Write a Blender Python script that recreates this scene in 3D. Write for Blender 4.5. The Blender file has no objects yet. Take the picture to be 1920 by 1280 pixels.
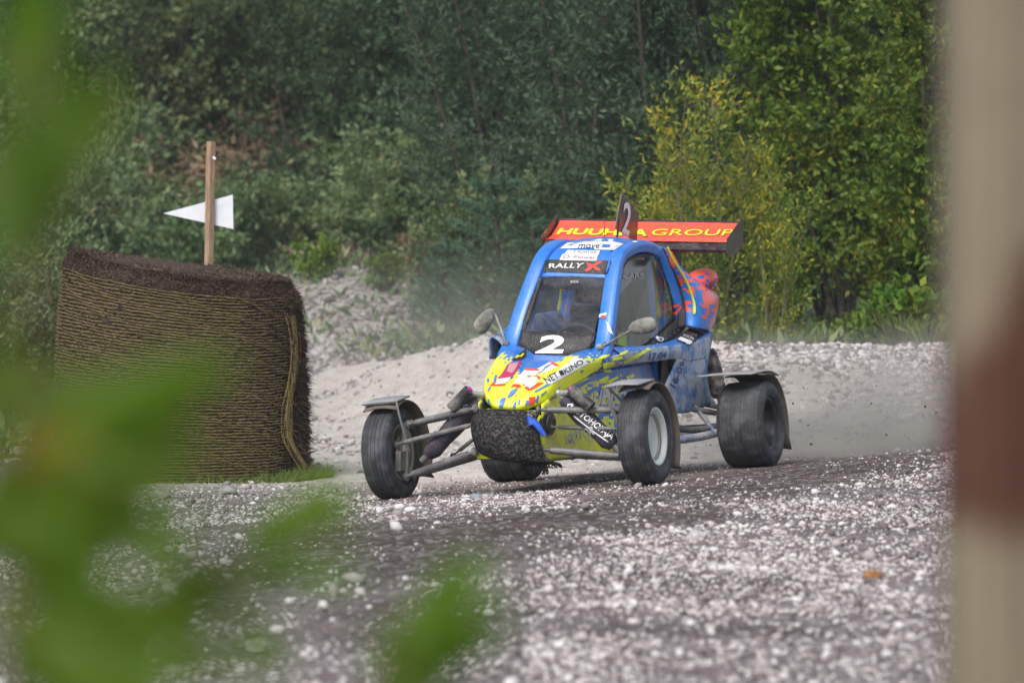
import bpy, math, random
import numpy as np
from mathutils import Vector, Matrix
from mathutils.bvhtree import BVHTree
R_ = math.radians
random.seed(7); rng = np.random.default_rng(11)
S = bpy.context.scene; COL = S.collection

# ------------------------------------------------------------------ camera
FPX, CH, HPY = 7000.0, 1.2, 487.0            # focal length in px at 1920 wide, camera height, horizon row
PIT = math.atan((640 - HPY) / FPX)
cd = bpy.data.cameras.new('camera'); cam = bpy.data.objects.new('camera', cd); COL.objects.link(cam)
cam.location = (0, 0, CH); cam.rotation_euler = (math.pi/2 - PIT, 0, 0)
cd.sensor_width = 36; cd.lens = FPX/1920*36; cd.clip_start = .05; cd.clip_end = 2000
cd.dof.use_dof = True; cd.dof.focus_distance = 19.4; cd.dof.aperture_fstop = 3.8
S.camera = cam
# ------------------------------------------------------------------ light
W = bpy.data.worlds.new('World'); S.world = W; W.use_nodes = True
wn = W.node_tree; bg = wn.nodes['Background']
sky = wn.nodes.new('ShaderNodeTexSky'); sky.sky_type = 'NISHITA'; sky.sun_disc = False
SUN_EL, SUN_ROT = R_(48), R_(205)
sky.sun_elevation = SUN_EL; sky.sun_rotation = SUN_ROT; sky.air_density = 1.0; sky.dust_density = 3.0
hs = wn.nodes.new('ShaderNodeHueSaturation'); hs.inputs['Saturation'].default_value = .52   # overcast: a greyer sky
wn.links.new(sky.outputs[0], hs.inputs['Color']); wn.links.new(hs.outputs[0], bg.inputs[0]); bg.inputs[1].default_value = .13
sl = bpy.data.lights.new('sun', 'SUN'); sl.energy = 1.75; sl.angle = R_(24); sl.color = (1, .94, .85)
sun = bpy.data.objects.new('sun', sl); COL.objects.link(sun)
sdir = Vector((math.sin(SUN_ROT)*math.cos(SUN_EL), math.cos(SUN_ROT)*math.cos(SUN_EL), math.sin(SUN_EL)))
sun.rotation_euler = sdir.to_track_quat('Z', 'Y').to_euler()
vs = S.view_settings; vs.view_transform = 'Standard'; vs.look = 'None'; vs.exposure = .55; vs.gamma = 1
S.render.resolution_x = 1024; S.render.resolution_y = 682
S.cycles.max_bounces = 8; S.cycles.transparent_max_bounces = 16

# ------------------------------------------------------------------ frames
def rot(yaw, roll):
    cy, sy, cr, sr = math.cos(yaw), math.sin(yaw), math.cos(roll), math.sin(roll)
    return Matrix(((cy, sy, 0), (-sy, cy, 0), (0, 0, 1))) @ Matrix(((cr, 0, -sr), (0, 1, 0), (sr, 0, cr)))
RW, RB = rot(.3831, .0765), rot(.3831, -.018)
OW = Vector((.0424, 19.285, .0014)); OB = OW + RW @ Vector((0, 0, .25)) - RB @ Vector((0, 0, .25))
MB = Matrix.Translation(OB) @ RB.to_4x4(); MW = Matrix.Translation(OW) @ RW.to_4x4(); MBI = MB.inverted()
def w2b(p): return MBI @ (MW @ Vector(p))     # wheel frame -> body frame
CAM = Vector((0, 0, CH)); FW = Vector((0, math.cos(PIT), -math.sin(PIT))); UP = Vector((0, math.sin(PIT), math.cos(PIT)))
def ray(px, py): return FW + Vector((1, 0, 0))*((px-960)/FPX) - UP*((py-640)/FPX)
def b(px, py, x=None, y=None, z=None):        # a survey point of the photo at a known body coordinate -> body frame
    d = RB.transposed() @ ray(px, py); c = MBI @ CAM
    i, v = (0, x) if x is not None else ((1, y) if y is not None else (2, z))
    return c + d*((v-c[i])/d[i])

# ------------------------------------------------------------------ materials
def mat(name):
    m = bpy.data.materials.new(name); m.use_nodes = True
    return m, m.node_tree, m.node_tree.nodes['Principled BSDF']
class G:
    def __init__(s, nt): s.t = nt
    def n(s, typ, **kw):
        nd = s.t.nodes.new(typ); ins = kw.pop('i', {})
        for k, v in kw.items(): setattr(nd, k, v)
        for k, v in ins.items(): s.set(nd.inputs[k], v)
        return nd
    def set(s, sock, v):
        if isinstance(v, bpy.types.NodeSocket): s.t.links.new(v, sock)
        else: sock.default_value = v
    def m(s, op, a, b_=0.0, c=None, clamp=False):
        nd = s.n('ShaderNodeMath', operation=op, use_clamp=clamp); s.set(nd.inputs[0], a); s.set(nd.inputs[1], b_)
        if c is not None: s.set(nd.inputs[2], c)
        return nd.outputs[0]
    def vm(s, op, a, b_=(0, 0, 0)):
        nd = s.n('ShaderNodeVectorMath', operation=op); s.set(nd.inputs[0], a); s.set(nd.inputs[1], b_); return nd.outputs[0]
    def mix(s, f, a, b_):
        nd = s.n('ShaderNodeMix', data_type='RGBA'); s.set(nd.inputs[0], f); s.set(nd.inputs[6], a); s.set(nd.inputs[7], b_); return nd.outputs[2]
    def noise(s, v, sc, det=3, rough=.55, w=None):
        nd = s.n('ShaderNodeTexNoise', i={'Scale': sc, 'Detail': det, 'Roughness': rough})
        if v is not None: s.set(nd.inputs['Vector'], v)
        return nd.outputs['Fac']
    def ss(s, v, a, b_):
        nd = s.n('ShaderNodeMapRange', interpolation_type='SMOOTHSTEP'); s.set(nd.inputs[0], v); s.set(nd.inputs[1], a); s.set(nd.inputs[2], b_); return nd.outputs[0]
    def obj(s): return s.n('ShaderNodeTexCoord').outputs['Object']
    def sep(s, v): return s.n('ShaderNodeSeparateXYZ', i={0: v}).outputs
    def bump(s, h, st, d=.01): return s.n('ShaderNodeBump', i={'Height': h, 'Strength': st, 'Distance': d}).outputs[0]
c4 = lambda c: (*c, 1)
DUST = (.40, .37, .34)
def finish(g, p, base, rough, dust, speck, zlo=.35, zhi=.9, dcol=DUST):
    """dried mud and dust: film that thickens low down and rearward, plus mud specks"""
    o = g.obj(); x, y, z = g.sep(o)
    n1 = g.noise(o, 9, 5, .65); n2 = g.noise(o, 170, 2, .5); n3 = g.noise(o, 30, 3, .6)
    film = g.m('MULTIPLY', g.ss(g.m('ADD', n1, g.m('MULTIPLY', n3, .35)), .5, .95), dust, clamp=True)
    sp = g.m('MULTIPLY', g.ss(g.m('ADD', n2, g.m('MULTIPLY', n1, .22)), .74, .80), speck, clamp=True)
    f = g.m('MAXIMUM', film, sp)
    col = g.mix(f, base, c4(dcol))
    g.set(p.inputs['Base Color'], col)
    g.set(p.inputs['Roughness'], g.m('ADD', rough, g.m('MULTIPLY', f, .5), clamp=True))
    g.set(p.inputs['Normal'], g.bump(g.m('ADD', f, g.m('MULTIPLY', n3, .2)), .25, .003))
def simple(name, col, rough=.5, metal=0, dust=.3, speck=.5, coat=0, bumpy=0, dcol=DUST, emit=None):
    m, t, p = mat(name); g = G(t); finish(g, p, c4(col), rough, dust, speck, dcol=dcol)
    p.inputs['Metallic'].default_value = metal; p.inputs['Coat Weight'].default_value = coat; p.inputs['Coat Roughness'].default_value = .12
    return m
BLUE, YEL, ORG, NAVY = (.004, .16, .60), (.80, .86, .006), (.95, .085, .035), (.006, .05, .27)
def camo(name, ca, cb, fn, cell, k1, dust, speck, seed=0):
    """two-colour pixel camouflage: cells of `cell` metres, boundary set by fn(x,y,z)"""
    m, t, p = mat(name); g = G(t); o = g.obj()
    q = g.vm('SNAP', g.vm('ADD', o, (seed*.37+5, 5, 5)), cell)
    n = g.noise(q, 9, 2, .6); wn_ = g.n('ShaderNodeTexWhiteNoise', noise_dimensions='3D', i={0: q}).outputs['Value']
    x, y, z = g.sep(o); f = fn(g, x, y, z)
    v = g.m('ADD', f, g.m('ADD', g.m('MULTIPLY', g.m('SUBTRACT', n, .5), k1), g.m('MULTIPLY', g.m('SUBTRACT', wn_, .5), k1*.35)))
    fac = g.m('GREATER_THAN', v, 0.0)
    finish(g, p, g.mix(fac, c4(ca), c4(cb)), .32, dust, speck)
    p.inputs['Coat Weight'].default_value = .25; p.inputs['Coat Roughness'].default_value = .2
    return m
MT = {}
MT['hood'] = camo('hood paint', YEL, BLUE, lambda g, x, y, z: g.m('SUBTRACT', g.m('SUBTRACT', y, .08), g.m('MULTIPLY', g.m('ABSOLUTE', x), 1.05)), (.012, .045, .012), .40, .25, .8)
MT['nose'] = camo('nose paint', YEL, BLUE, lambda g, x, y, z: g.m('SUBTRACT', y, .62), (.014, .05, .014), 1.9, .12, .35, 3)
MT['side'] = camo('side panel paint', YEL, BLUE, lambda g, x, y, z: g.m('ADD', g.m('SUBTRACT', g.m('MULTIPLY', y, .7), .58), g.m('SUBTRACT', g.m('MULTIPLY', z, .9), .30)), (.03, .06, .016), 1.1, .75, .5, 1)
MT['blue'] = simple('blue paint', BLUE, .35, 0, .4, .9, .25)
MT['roofblue'] = simple('roof blue paint', BLUE, .33, 0, .12, .45, .25)
MT['dustyblue'] = simple('dusty blue paint', (.03, .15, .42), .5, 0, 2.1, .8, .0, dcol=(.38, .42, .48))
MT['navy'] = simple('deep blue paint', NAVY, .3, 0, .1, .35, .5)
MT['yellow'] = simple('yellow paint', YEL, .3, 0, .12, .4, .5)
MT['orange'] = camo('orange pixel paint', ORG, BLUE, lambda g, x, y, z: g.m('ADD', g.m('SUBTRACT', g.m('MULTIPLY', z, -1.0), g.m('MULTIPLY', y, .85)), 2.45), (.02, .035, .02), 1.3, .06, .2, 2)
MT['orangep'] = simple('orange red paint', ORG, .3, 0, .05, .15, .5)
MT['white'] = simple('white vinyl', (.78, .79, .82), .4, 0, .1, .25)
MT['black'] = simple('black vinyl', (.010, .010, .012), .6, 0, .10, .6, 0)
MT['redv'] = simple('red vinyl', (.75, .03, .02), .4, 0, .08, .2)
MT['pinkv'] = simple('dark pink vinyl', (.5, .03, .12), .4, 0, .08, .2)
MT['purple'] = simple('purple vinyl', (.22, .01, .12), .4, 0, .08, .2)
MT['grey'] = simple('grey lettering', (.36, .37, .40), .5, 0, .4, .5)
MT['lime'] = simple('lime stripe cloth', (.45, .75, .01), .7, 0, 0, 0)
MT['letter'] = simple('silver lettering', (.50, .51, .55), .45, 0, .05, .2)
MT['eye'] = simple('eye', (.12, .10, .09), .4, 0, 0, 0)
MT['ink'] = simple('blue marker ink', (.004, .05, .22), .5, 0, .1, .2)
MT['carbon'] = simple('black wing skin', (.014, .006, .008), .28, 0, .12, 1.0, .5)
MT['steel'] = simple('dusty steel tube', (.11, .11, .12), .45, .3, .75, .9, dcol=(.33, .315, .30))
MT['alu'] = simple('bare alloy', (.5, .5, .52), .4, .7, .5, .5)
MT['cablue'] = simple('anodised blue', (.01, .10, .65), .3, .2, .2, .2)
MT['magenta'] = simple('anodised magenta', (.5, .02, .4), .3, .3, .1, .2)
MT['guard'] = simple('muddy fender plastic', (.10, .085, .075), .7, 0, 1.0, .8, dcol=(.19, .145, .115))
MT['guardtop'] = simple('dusty fender skin', (.22, .24, .28), .5, 0, .9, .9, dcol=(.34, .31, .28))
MT['boot'] = simple('purple shock cover cloth', (.02, .012, .04), .7, 0, .16, .5)
MT['rim_white'] = simple('white wheel rim', (.62, .68, .66), .4, 0, .3, .3)
MT['rim_dark'] = simple('black wheel rim', (.012, .012, .02), .3, .2, .15, .2)
MT['rim_grey'] = simple('grey wheel rim', (.35, .34, .32), .45, .3, .6, .5)
MT['inner'] = simple('cockpit black', (.012, .013, .018), .6, 0, .1, 0)
MT['suit'] = simple('dark race suit', (.015, .016, .022), .8, 0, 0, 0)
MT['skin'] = simple('skin', (.45, .22, .15), .6, 0, 0, 0)
MT['glove'] = simple('black glove', (.02, .02, .02), .8, 0, 0, 0)
MT['mirror'] = simple('dust caked mirror shell', (.09, .09, .085), .6, 0, 1.3, 1, dcol=(.32, .32, .28))
MT['redo'] = simple('signal red vinyl', (.8, .05, .01), .4, 0, .08, .2)
MT['pinkl'] = simple('pale pink vinyl', (.6, .32, .36), .4, 0, .08, .2)
MT['greenink'] = simple('dark green outline', (.01, .10, .06), .4, 0, .05, .1)
MT['cord'] = simple('cord', (.3, .5, .05), .6, 0, 0, 0)
def m_matte(name, c1, c2, sc, rough=.9, bump=.6, dist=.01, det=5, aniso=(1, 1, 1), ct=(.3, .7)):
    m, t, p = mat(name); g = G(t); o = g.vm('MULTIPLY', g.obj(), aniso)
    n = g.noise(o, sc, det, .65); g.set(p.inputs['Base Color'], g.mix(g.ss(n, ct[0], ct[1]), c4(c1), c4(c2)))
    p.inputs['Roughness'].default_value = rough; p.inputs['Specular IOR Level'].default_value = .25
    g.set(p.inputs['Normal'], g.bump(n, bump, dist)); return m
MT['mudmat'] = m_matte('worn rubber sheet', (.006, .006, .007), (.10, .096, .09), 75, .8, 1, .006, 7, (1, 1, 1), (.42, .72))
def m_tyre():
    m, t, p = mat('dusty tyre rubber'); g = G(t); o = g.obj(); x, y, z = g.sep(o)
    # streaks run round the tyre: constant along the circumference, varying across it and with radius
    r = g.m('SQRT', g.m('ADD', g.m('MULTIPLY', y, y), g.m('MULTIPLY', z, z)))
    v = g.n('ShaderNodeCombineXYZ', i={0: g.m('MULTIPLY', x, 60), 1: g.m('MULTIPLY', r, 45), 2: 0.0}).outputs[0]
    n = g.noise(v, 1.5, 4, .7); n2 = g.noise(o, 14, 4, .6); n3 = g.noise(o, 180, 2, .5)
    f = g.m('ADD', g.m('MULTIPLY', g.ss(n, .3, .75), .55), g.m('MULTIPLY', g.ss(n2, .42, .7), .55), clamp=True)
    f = g.m('ADD', f, g.m('MULTIPLY', g.ss(n3, .6, .7), .25), clamp=True)
    g.set(p.inputs['Base Color'], g.mix(f, (.007, .008, .010, 1), (.085, .09, .11, 1)))
    p.inputs['Roughness'].default_value = .68; g.set(p.inputs['Normal'], g.bump(g.m('ADD', n, n3), .5, .003)); return m
MT['tyre'] = m_tyre()
def m_glass(name, tint, dust_sheen, gl=.10, a=.5):
    m = bpy.data.materials.new(name); m.use_nodes = True; t = m.node_tree; t.nodes.clear(); g = G(t)
    o = g.obj(); n = g.noise(o, 6, 5, .65); n2 = g.noise(o, 200, 2, .5)
    tr = g.n('ShaderNodeBsdfTransparent', i={0: c4(tint)}); df = g.n('ShaderNodeBsdfDiffuse', i={0: (.46, .48, .54, 1)})  # bluish diffuse film: dust, plus the grey-blue sheen put in as colour
    gs = g.n('ShaderNodeBsdfGlossy', i={0: (1, 1, 1, 1), 1: .12})
    f = g.m('ADD', g.m('MULTIPLY', g.ss(n, .25, .85), dust_sheen), g.m('MULTIPLY', g.ss(n2, .68, .74), .35), clamp=True)
    m1 = g.n('ShaderNodeMixShader', i={0: f, 1: tr.outputs[0], 2: df.outputs[0]})
    fr = g.n('ShaderNodeFresnel', i={0: 1.45}).outputs[0]
    m2 = g.n('ShaderNodeMixShader', i={0: g.m('ADD', g.m('MULTIPLY', fr, .2), gl*.05, clamp=True), 1: m1.outputs[0], 2: gs.outputs[0]})
    out = g.n('ShaderNodeOutputMaterial'); t.links.new(m2.outputs[0], out.inputs[0]); return m
MT['glass'] = m_glass('windscreen dust and painted sheen', (.62, .66, .72), .13)
MT['sideglass'] = m_glass('side window dust and painted sheen', (.50, .56, .66), .12)

# ------------------------------------------------------------------ mesh helpers
def new(name, V, F, m, parent=None, smooth=True, world=None):
    me = bpy.data.meshes.new(name); me.from_pydata([tuple(v) for v in V], [], [tuple(f) for f in F]); me.update()
    if smooth: me.polygons.foreach_set('use_smooth', [True]*len(me.polygons))
    if m is not None: me.materials.append(MT[m] if isinstance(m, str) else m)
    o = bpy.data.objects.new(name, me); COL.objects.link(o)
    if parent is not None: o.parent = parent
    return o
def fast(name, V, F, m, parent=None, smooth=False):
    V = np.asarray(V, np.float32); F = np.asarray(F, np.int32); k = F.shape[1]
    me = bpy.data.meshes.new(name); me.vertices.add(len(V)); me.vertices.foreach_set('co', V.ravel())
    me.loops.add(F.size); me.loops.foreach_set('vertex_index', F.ravel()); me.polygons.add(len(F))
    me.polygons.foreach_set('loop_start', np.arange(0, F.size, k, dtype=np.int32)); me.polygons.foreach_set('loop_total', np.full(len(F), k, np.int32))
    if smooth: me.polygons.foreach_set('use_smooth', np.ones(len(F), bool))
    me.update(calc_edges=True); me.materials.append(MT[m] if isinstance(m, str) else m)
    o = bpy.data.objects.new(name, me); COL.objects.link(o)
    if parent is not None: o.parent = parent
    return o
class MBD:
    """collects shapes into one mesh"""
    def __init__(s): s.V = []; s.F = []
    def add(s, V, F):
        k = len(s.V); s.V += [Vector(v) for v in V]; s.F += [tuple(i+k for i in f) for f in F]; return s
    def box(s, c, d, M=None):
        c = Vector(c); v = [Vector((sx*d[0]/2, sy*d[1]/2, sz*d[2]/2)) for sx in (-1, 1) for sy in (-1, 1) for sz in (-1, 1)]
        if M is not None: v = [M @ q for q in v]
        return s.add([c+q for q in v], [(0, 1, 3, 2), (4, 6, 7, 5), (0, 4, 5, 1), (2, 3, 7, 6), (0, 2, 6, 4), (1, 5, 7, 3)])
    def tube(s, P, r, n=12, flat=1.0, ref=(0, 0, 1), sq=0):
        P = [Vector(p) for p in P]; m = len(P); rr = r if isinstance(r, (list, tuple)) else [r]*m
        V = []; ref = Vector(ref); prev = None
        for i, p in enumerate(P):
            t = (P[min(i+1, m-1)]-P[max(i-1, 0)]).normalized()
            if prev is None:
                a = t.cross(ref)
                if a.length < .05: a = t.cross(Vector((1, 0, 0)))
                a.normalize()
            else: a = (prev - t*prev.dot(t)).normalized()
            prev = a; c = t.cross(a)
            for k in range(n):
                th = 2*math.pi*k/n+(math.pi/n if sq else 0); q_ = 1/(abs(math.cos(th))**sq+abs(math.sin(th))**sq)**(1/sq) if sq else 1; V.append(p + a*math.cos(th)*rr[i]*q_ + c*math.sin(th)*rr[i]*flat*q_)
        F = [(i*n+k, i*n+(k+1) % n, (i+1)*n+(k+1) % n, (i+1)*n+k) for i in range(m-1) for k in range(n)]
        F += [tuple(range(n-1, -1, -1)), tuple((m-1)*n+k for k in range(n))]
        return s.add(V, F)
    def prism(s, poly, t):                     # poly: 3-D planar polygon, thickened along its normal
        P = [Vector(p) for p in poly]; nrm = Vector((0, 0, 0))
        for i in range(len(P)): nrm += (P[i]-P[0]).cross(P[(i+1) % len(P)]-P[0])
        nrm.normalize(); n = len(P)
        return s.add([p-nrm*t/2 for p in P]+[p+nrm*t/2 for p in P], [tuple(range(n-1, -1, -1)), tuple(range(n, 2*n))]+[(i, (i+1) % n, n+(i+1) % n, n+i) for i in range(n)])
    def build(s, name, m, parent=None, smooth=True, bevel=0):
        o = new(name, s.V, s.F, m, parent, smooth)
        if smooth: auto(o)
        if bevel: md = o.modifiers.new('b', 'BEVEL'); md.width = bevel; md.segments = 2; md.limit_method = 'ANGLE'
        return o
def auto(o, ang=35):
    import bmesh
    bm = bmesh.new(); bm.from_mesh(o.data)
    for e in bm.edges:
        if len(e.link_faces) == 2 and e.calc_face_angle(0) > R_(ang): e.smooth = False
    bm.to_mesh(o.data); bm.free()
def cr(p0, p1, p2, p3, t):
    return .5*((2*p1)+(p2-p0)*t+(2*p0-5*p1+4*p2-p3)*t*t+(3*p1-p0-3*p2+p3)*t*t*t)
def curve(P, n):
    P = [Vector(p) for p in P]; out = []
    m = len(P)
    for i in range(m-1):
        a = P[i-1] if i > 0 else P[0]*2-P[1]; d = P[i+2] if i+2 < m else P[m-1]*2-P[m-2]
        for k in range(n): out.append(cr(a, P[i], P[i+1], d, k/n))
    out.append(P[-1].copy()); return out
def patch(grid, nu=6, nv=6):
    rows = [curve(r, nv) for r in grid]
    cols = list(zip(*rows)); cols = [curve(list(c), nu) for c in cols]
    nr, nc = len(cols[0]), len(cols)
    V = [cols[j][i] for i in range(nr) for j in range(nc)]
    F = [(i*nc+j, i*nc+j+1, (i+1)*nc+j+1, (i+1)*nc+j) for i in range(nr-1) for j in range(nc-1)]
    return V, F
def solid(o, t, off=-1):
    md = o.modifiers.new('s', 'SOLIDIFY'); md.thickness = t; md.offset = off; md.use_even_offset = False; return o
def shell(name, grid, m, parent, t=.006, nu=6, nv=6, off=0, flip=False):
    V, F = patch(grid, nu, nv)
    if flip: F = [f[::-1] for f in F]
    return solid(new(name, V, F, m, parent), t, off)
def mir(P): return [Vector((-p[0], p[1], p[2])) for p in P]
def empty(name, M=None):
    o = bpy.data.objects.new(name, None); COL.objects.link(o); o.empty_display_size = .2
    if M is not None: o.matrix_world = M
    return o
def tag(o, label=None, cat=None, group=None, kind=None):
    if label: o['label'] = label
    if cat: o['category'] = cat
    if group: o['group'] = group
    if kind: o['kind'] = kind
    return o

# ------------------------------------------------------------------ ground
def sstep(a, b_, x): t = np.clip((x-a)/(b_-a), 0, 1); return t*t*(3-2*t)
def vnoise(x, y, s, seed=0):
    X, Y = x*s, y*s; i, j = np.floor(X), np.floor(Y); fx, fy = X-i, Y-j; fx = fx*fx*(3-2*fx); fy = fy*fy*(3-2*fy)
    def h(a, c):
        q = np.sin(a*127.1+c*311.7+seed*74.7)*43758.5453; return q-np.floor(q)
    return (h(i, j)*(1-fx)+h(i+1, j)*fx)*(1-fy)+(h(i, j+1)*(1-fx)+h(i+1, j+1)*fx)*fy
def fbm(x, y, s, n=4, seed=0):
    r = 0; a = .5
    for k in range(n): r = r+a*vnoise(x+13.7*k, y-7.1*k, s*2**k, seed+k); a *= .5
    return r
def gz(x, y):
    x = np.asarray(x, float); y = np.asarray(y, float)
    u = (x-.0424)*math.cos(.3831)-(y-19.285)*math.sin(.3831)
    us = np.where(u > 1.2, 1.2+np.tanh((u-1.2)/.8)*.8, u); us = np.where(us < -1.1, -1.1+np.tanh((us+1.1)/.5)*.4, us)
    z = .0767*us*(1-sstep(26, 32, y))
    # windrows of loose stone in front, left of the wheels
    z = z + .035*np.exp(-((y-(15.3+.85*x))/1.0)**2)*sstep(-1.2, .3, x)
    # berm behind the track
    yc = np.interp(x, [-12, -5, -2.0, -.8, .4, 1.6, 8], [44, 40, 33.5, 30, 27.5, 25.8, 25.0])
    hc = np.interp(x, [-12, -5, -2.2, -1.3, -.2, 1.2, 2.6, 8], [.05, .05, .08, .27, .60, .60, .60, .7])
    hc = hc+.10*(fbm(x, y, 1.6, 4, 5)-.5)
    d = y-yc; wf = np.interp(x, [-3, 0, 2], [3.2, 3.0, 3.6])
    z = np.where(d < 0, z*(1-sstep(-wf, 0, d))+hc*sstep(-1.05*wf, 0.1*wf, d)**1.15, z)
    back = np.interp(x, [-10, -1, 1, 10], [.15, .3, .35, .35])
    z = np.where(d >= 0, hc*(1-sstep(0, 2.5, d))+back*sstep(0, 2.5, d), z)
    # rubble mound left behind the berm, then rising wood floor
    z = z + .80*np.exp(-(((x+1.75)/1.5)**2+((y-39.5)/3.6)**2)**1.3)
    z = z + np.clip(y-44, 0, 40)*.07
    return z
def proj(x, y, z):
    dx, dy, dz = x, y, z-CH
    zz = dy*FW[1]+dz*FW[2]; return 960+FPX*dx/zz, 640-FPX*(dy*UP[1]+dz*UP[2])/zz
def gpt(px, py):                                 # ground point seen at a survey point of the photo
    d = np.array(ray(px, py)); t = 9.0
    for _ in range(4000):
        p = np.array(CAM)+d*t
        if p[2] <= gz(p[0], p[1]): break
        t += .02
    return p
def inpoly(x, y, poly):
    c = np.zeros(x.shape, bool); n = len(poly)
    for i in range(n):
        x1, y1 = poly[i]; x2, y2 = poly[(i+1) % n]
        k = ((y1 > y) != (y2 > y)) & (x < (x2-x1)*(y-y1)/(y2-y1+1e-12)+x1); c ^= k
    return c
def gpoly(P): return [tuple(gpt(*p)[:2]) for p in P]
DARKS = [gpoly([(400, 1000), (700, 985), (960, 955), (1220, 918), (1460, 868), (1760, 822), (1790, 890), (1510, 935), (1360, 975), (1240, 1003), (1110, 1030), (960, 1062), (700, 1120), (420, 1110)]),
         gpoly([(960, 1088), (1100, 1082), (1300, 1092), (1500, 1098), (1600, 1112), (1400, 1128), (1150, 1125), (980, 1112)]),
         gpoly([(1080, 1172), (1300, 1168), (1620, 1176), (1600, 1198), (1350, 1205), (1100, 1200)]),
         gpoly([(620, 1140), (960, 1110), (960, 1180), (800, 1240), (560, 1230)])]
SOFT = gpoly([(620, 905), (690, 880), (960, 860), (1160, 860), (1400, 840), (1470, 830), (1600, 810), (1790, 780), (1790, 850), (1460, 895), (1220, 945), (1120, 955), (1050, 925), (860, 925), (700, 930)])
def blurred(poly, x, y, w=.12, n=7):
    a = np.zeros(np.shape(x)); k = np.random.default_rng(3)
    for _ in range(n): a += inpoly(x+k.normal(0, w, 1)[0]*.5, y+k.normal(0, w, 1)[0]*3, poly)
    return a/n
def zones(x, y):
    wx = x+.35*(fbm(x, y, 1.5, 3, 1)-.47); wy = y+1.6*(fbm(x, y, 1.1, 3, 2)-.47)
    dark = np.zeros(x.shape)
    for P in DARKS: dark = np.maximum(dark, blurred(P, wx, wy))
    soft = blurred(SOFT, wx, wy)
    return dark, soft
def make_ground():
    ys = np.concatenate([np.arange(1, 9, .5), np.arange(9, 26, .05), np.arange(26, 46, .12), np.linspace(46, 90, 40), [120, 200, 400, 900]])
    xs = np.concatenate([[-500, -120, -40, -20], np.arange(-12, -3.2, .35), np.arange(-3.2, 4.4, .04), np.arange(4.4, 12, .35), [20, 40, 120, 500]])
    X, Y = np.meshgrid(xs, ys); Z = gz(X, Y)
    near = (Y < 27)
    Z = Z + sstep(22.5, 25, Y)*(Y < 36)*(.06*(fbm(X, Y, 3.2, 4, 19)-.47)) + np.where(near, .03*(fbm(X, Y, 2.2, 3, 9)-.47)+.012*(vnoise(X, Y, 24, 4)-.5), .05*(fbm(X, Y, 3, 4, 9)-.47)*sstep(26, 30, Y))
    far = (Y > 36) | (np.abs(X) > 5); Z = Z + np.where(far, .25*(fbm(X, Y, .5, 4, 9)-.47), 0)*sstep(36, 42, Y)
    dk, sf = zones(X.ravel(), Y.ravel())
    n, m_ = X.shape
    V = np.stack([X.ravel(), Y.ravel(), Z.ravel()], 1); I = np.arange(n*m_).reshape(n, m_)
    F = np.stack([I[:-1, :-1], I[:-1, 1:], I[1:, 1:], I[1:, :-1]], -1).reshape(-1, 4)
    m, t, p = mat('gravel and dirt'); g = G(t); o = g.obj()
    at = g.n('ShaderNodeAttribute', attribute_name='zone'); ch = g.n('ShaderNodeSeparateColor', i={0: at.outputs['Color']}).outputs
    vo = g.n('ShaderNodeTexVoronoi', i={'Vector': o, 'Scale': 42.0, 'Randomness': 1.0}); vc = g.n('ShaderNodeSeparateColor', i={0: vo.outputs['Color']}).outputs
    vo2 = g.n('ShaderNodeTexVoronoi', i={'Vector': o, 'Scale': 17.0, 'Randomness': 1.0})
    n1 = g.noise(o, 2.2, 5, .65); n2 = g.noise(o, 60, 4, .65); n9 = g.noise(g.vm('MULTIPLY', o, (.5, 3.2, 1)), 1.6, 4, .6)
    light = g.mix(vc[0], (.06, .048, .052, 1), (.34, .31, .32, 1))
    light = g.mix(g.ss(n1, .35, .7), light, (.16, .135, .135, 1))
    n5 = g.noise(g.vm('MULTIPLY', o, (1.0, .45, 3)), 5, 6, .7); n6 = g.noise(o, 22, 4, .7)
    bermc = g.mix(g.ss(g.m('ADD', g.m('MULTIPLY', n5, .6), g.m('MULTIPLY', n6, .4)), .36, .62), g.mix(vc[0], (.30, .27, .245, 1), (.56, .52, .49, 1)), (.62, .585, .55, 1))
    fine = g.mix(n2, (.12, .098, .09, 1), (.26, .22, .20, 1))
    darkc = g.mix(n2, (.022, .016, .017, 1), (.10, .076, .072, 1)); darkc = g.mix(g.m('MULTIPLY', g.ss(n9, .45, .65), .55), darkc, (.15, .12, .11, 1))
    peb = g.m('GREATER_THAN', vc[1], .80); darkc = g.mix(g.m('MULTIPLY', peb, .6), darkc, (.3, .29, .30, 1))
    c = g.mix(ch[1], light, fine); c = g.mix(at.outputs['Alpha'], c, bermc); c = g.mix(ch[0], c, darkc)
    und = g.mix(g.noise(o, 1.3, 4), (.05, .06, .03, 1), (.17, .15, .11, 1)); c = g.mix(ch[2], c, und)
    g.set(p.inputs['Base Color'], c); p.inputs['Roughness'].default_value = .95; p.inputs['Specular IOR Level'].default_value = .2
    h = g.m('ADD', g.m('MULTIPLY', vo.outputs['Distance'], -.6), g.m('ADD', n2, g.m('MULTIPLY', vo2.outputs['Distance'], -.8)))
    g.set(p.inputs['Normal'], g.bump(h, .7, .02))
    o = fast('ground', V, F, m, None, True); tag(o, kind='structure')
    xx, yy = X.ravel(), Y.ravel()
    yc = np.interp(xx, [-12, -5, -2.0, -.8, .4, 1.6, 8], [44, 40, 33.5, 30, 27.5, 25.8, 25.0])
    wood = np.maximum(sstep(1.0, 2.2, yy-yc), sstep(-2.4, -3.0, xx)*sstep(23.5, 25, yy)) if False else np.maximum(sstep(1.0, 2.2, yy-yc), (1-sstep(-3.1, -2.5, xx))*sstep(23.5, 25, yy))*(1-.75*np.exp(-(((xx+1.7)/1.9)**2+((yy-37.5)/5)**2)**2))
    smooth_ = np.clip(sf*.9+sstep(23.2, 26, yy)*.75, 0, 1)*(1-wood)
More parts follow.
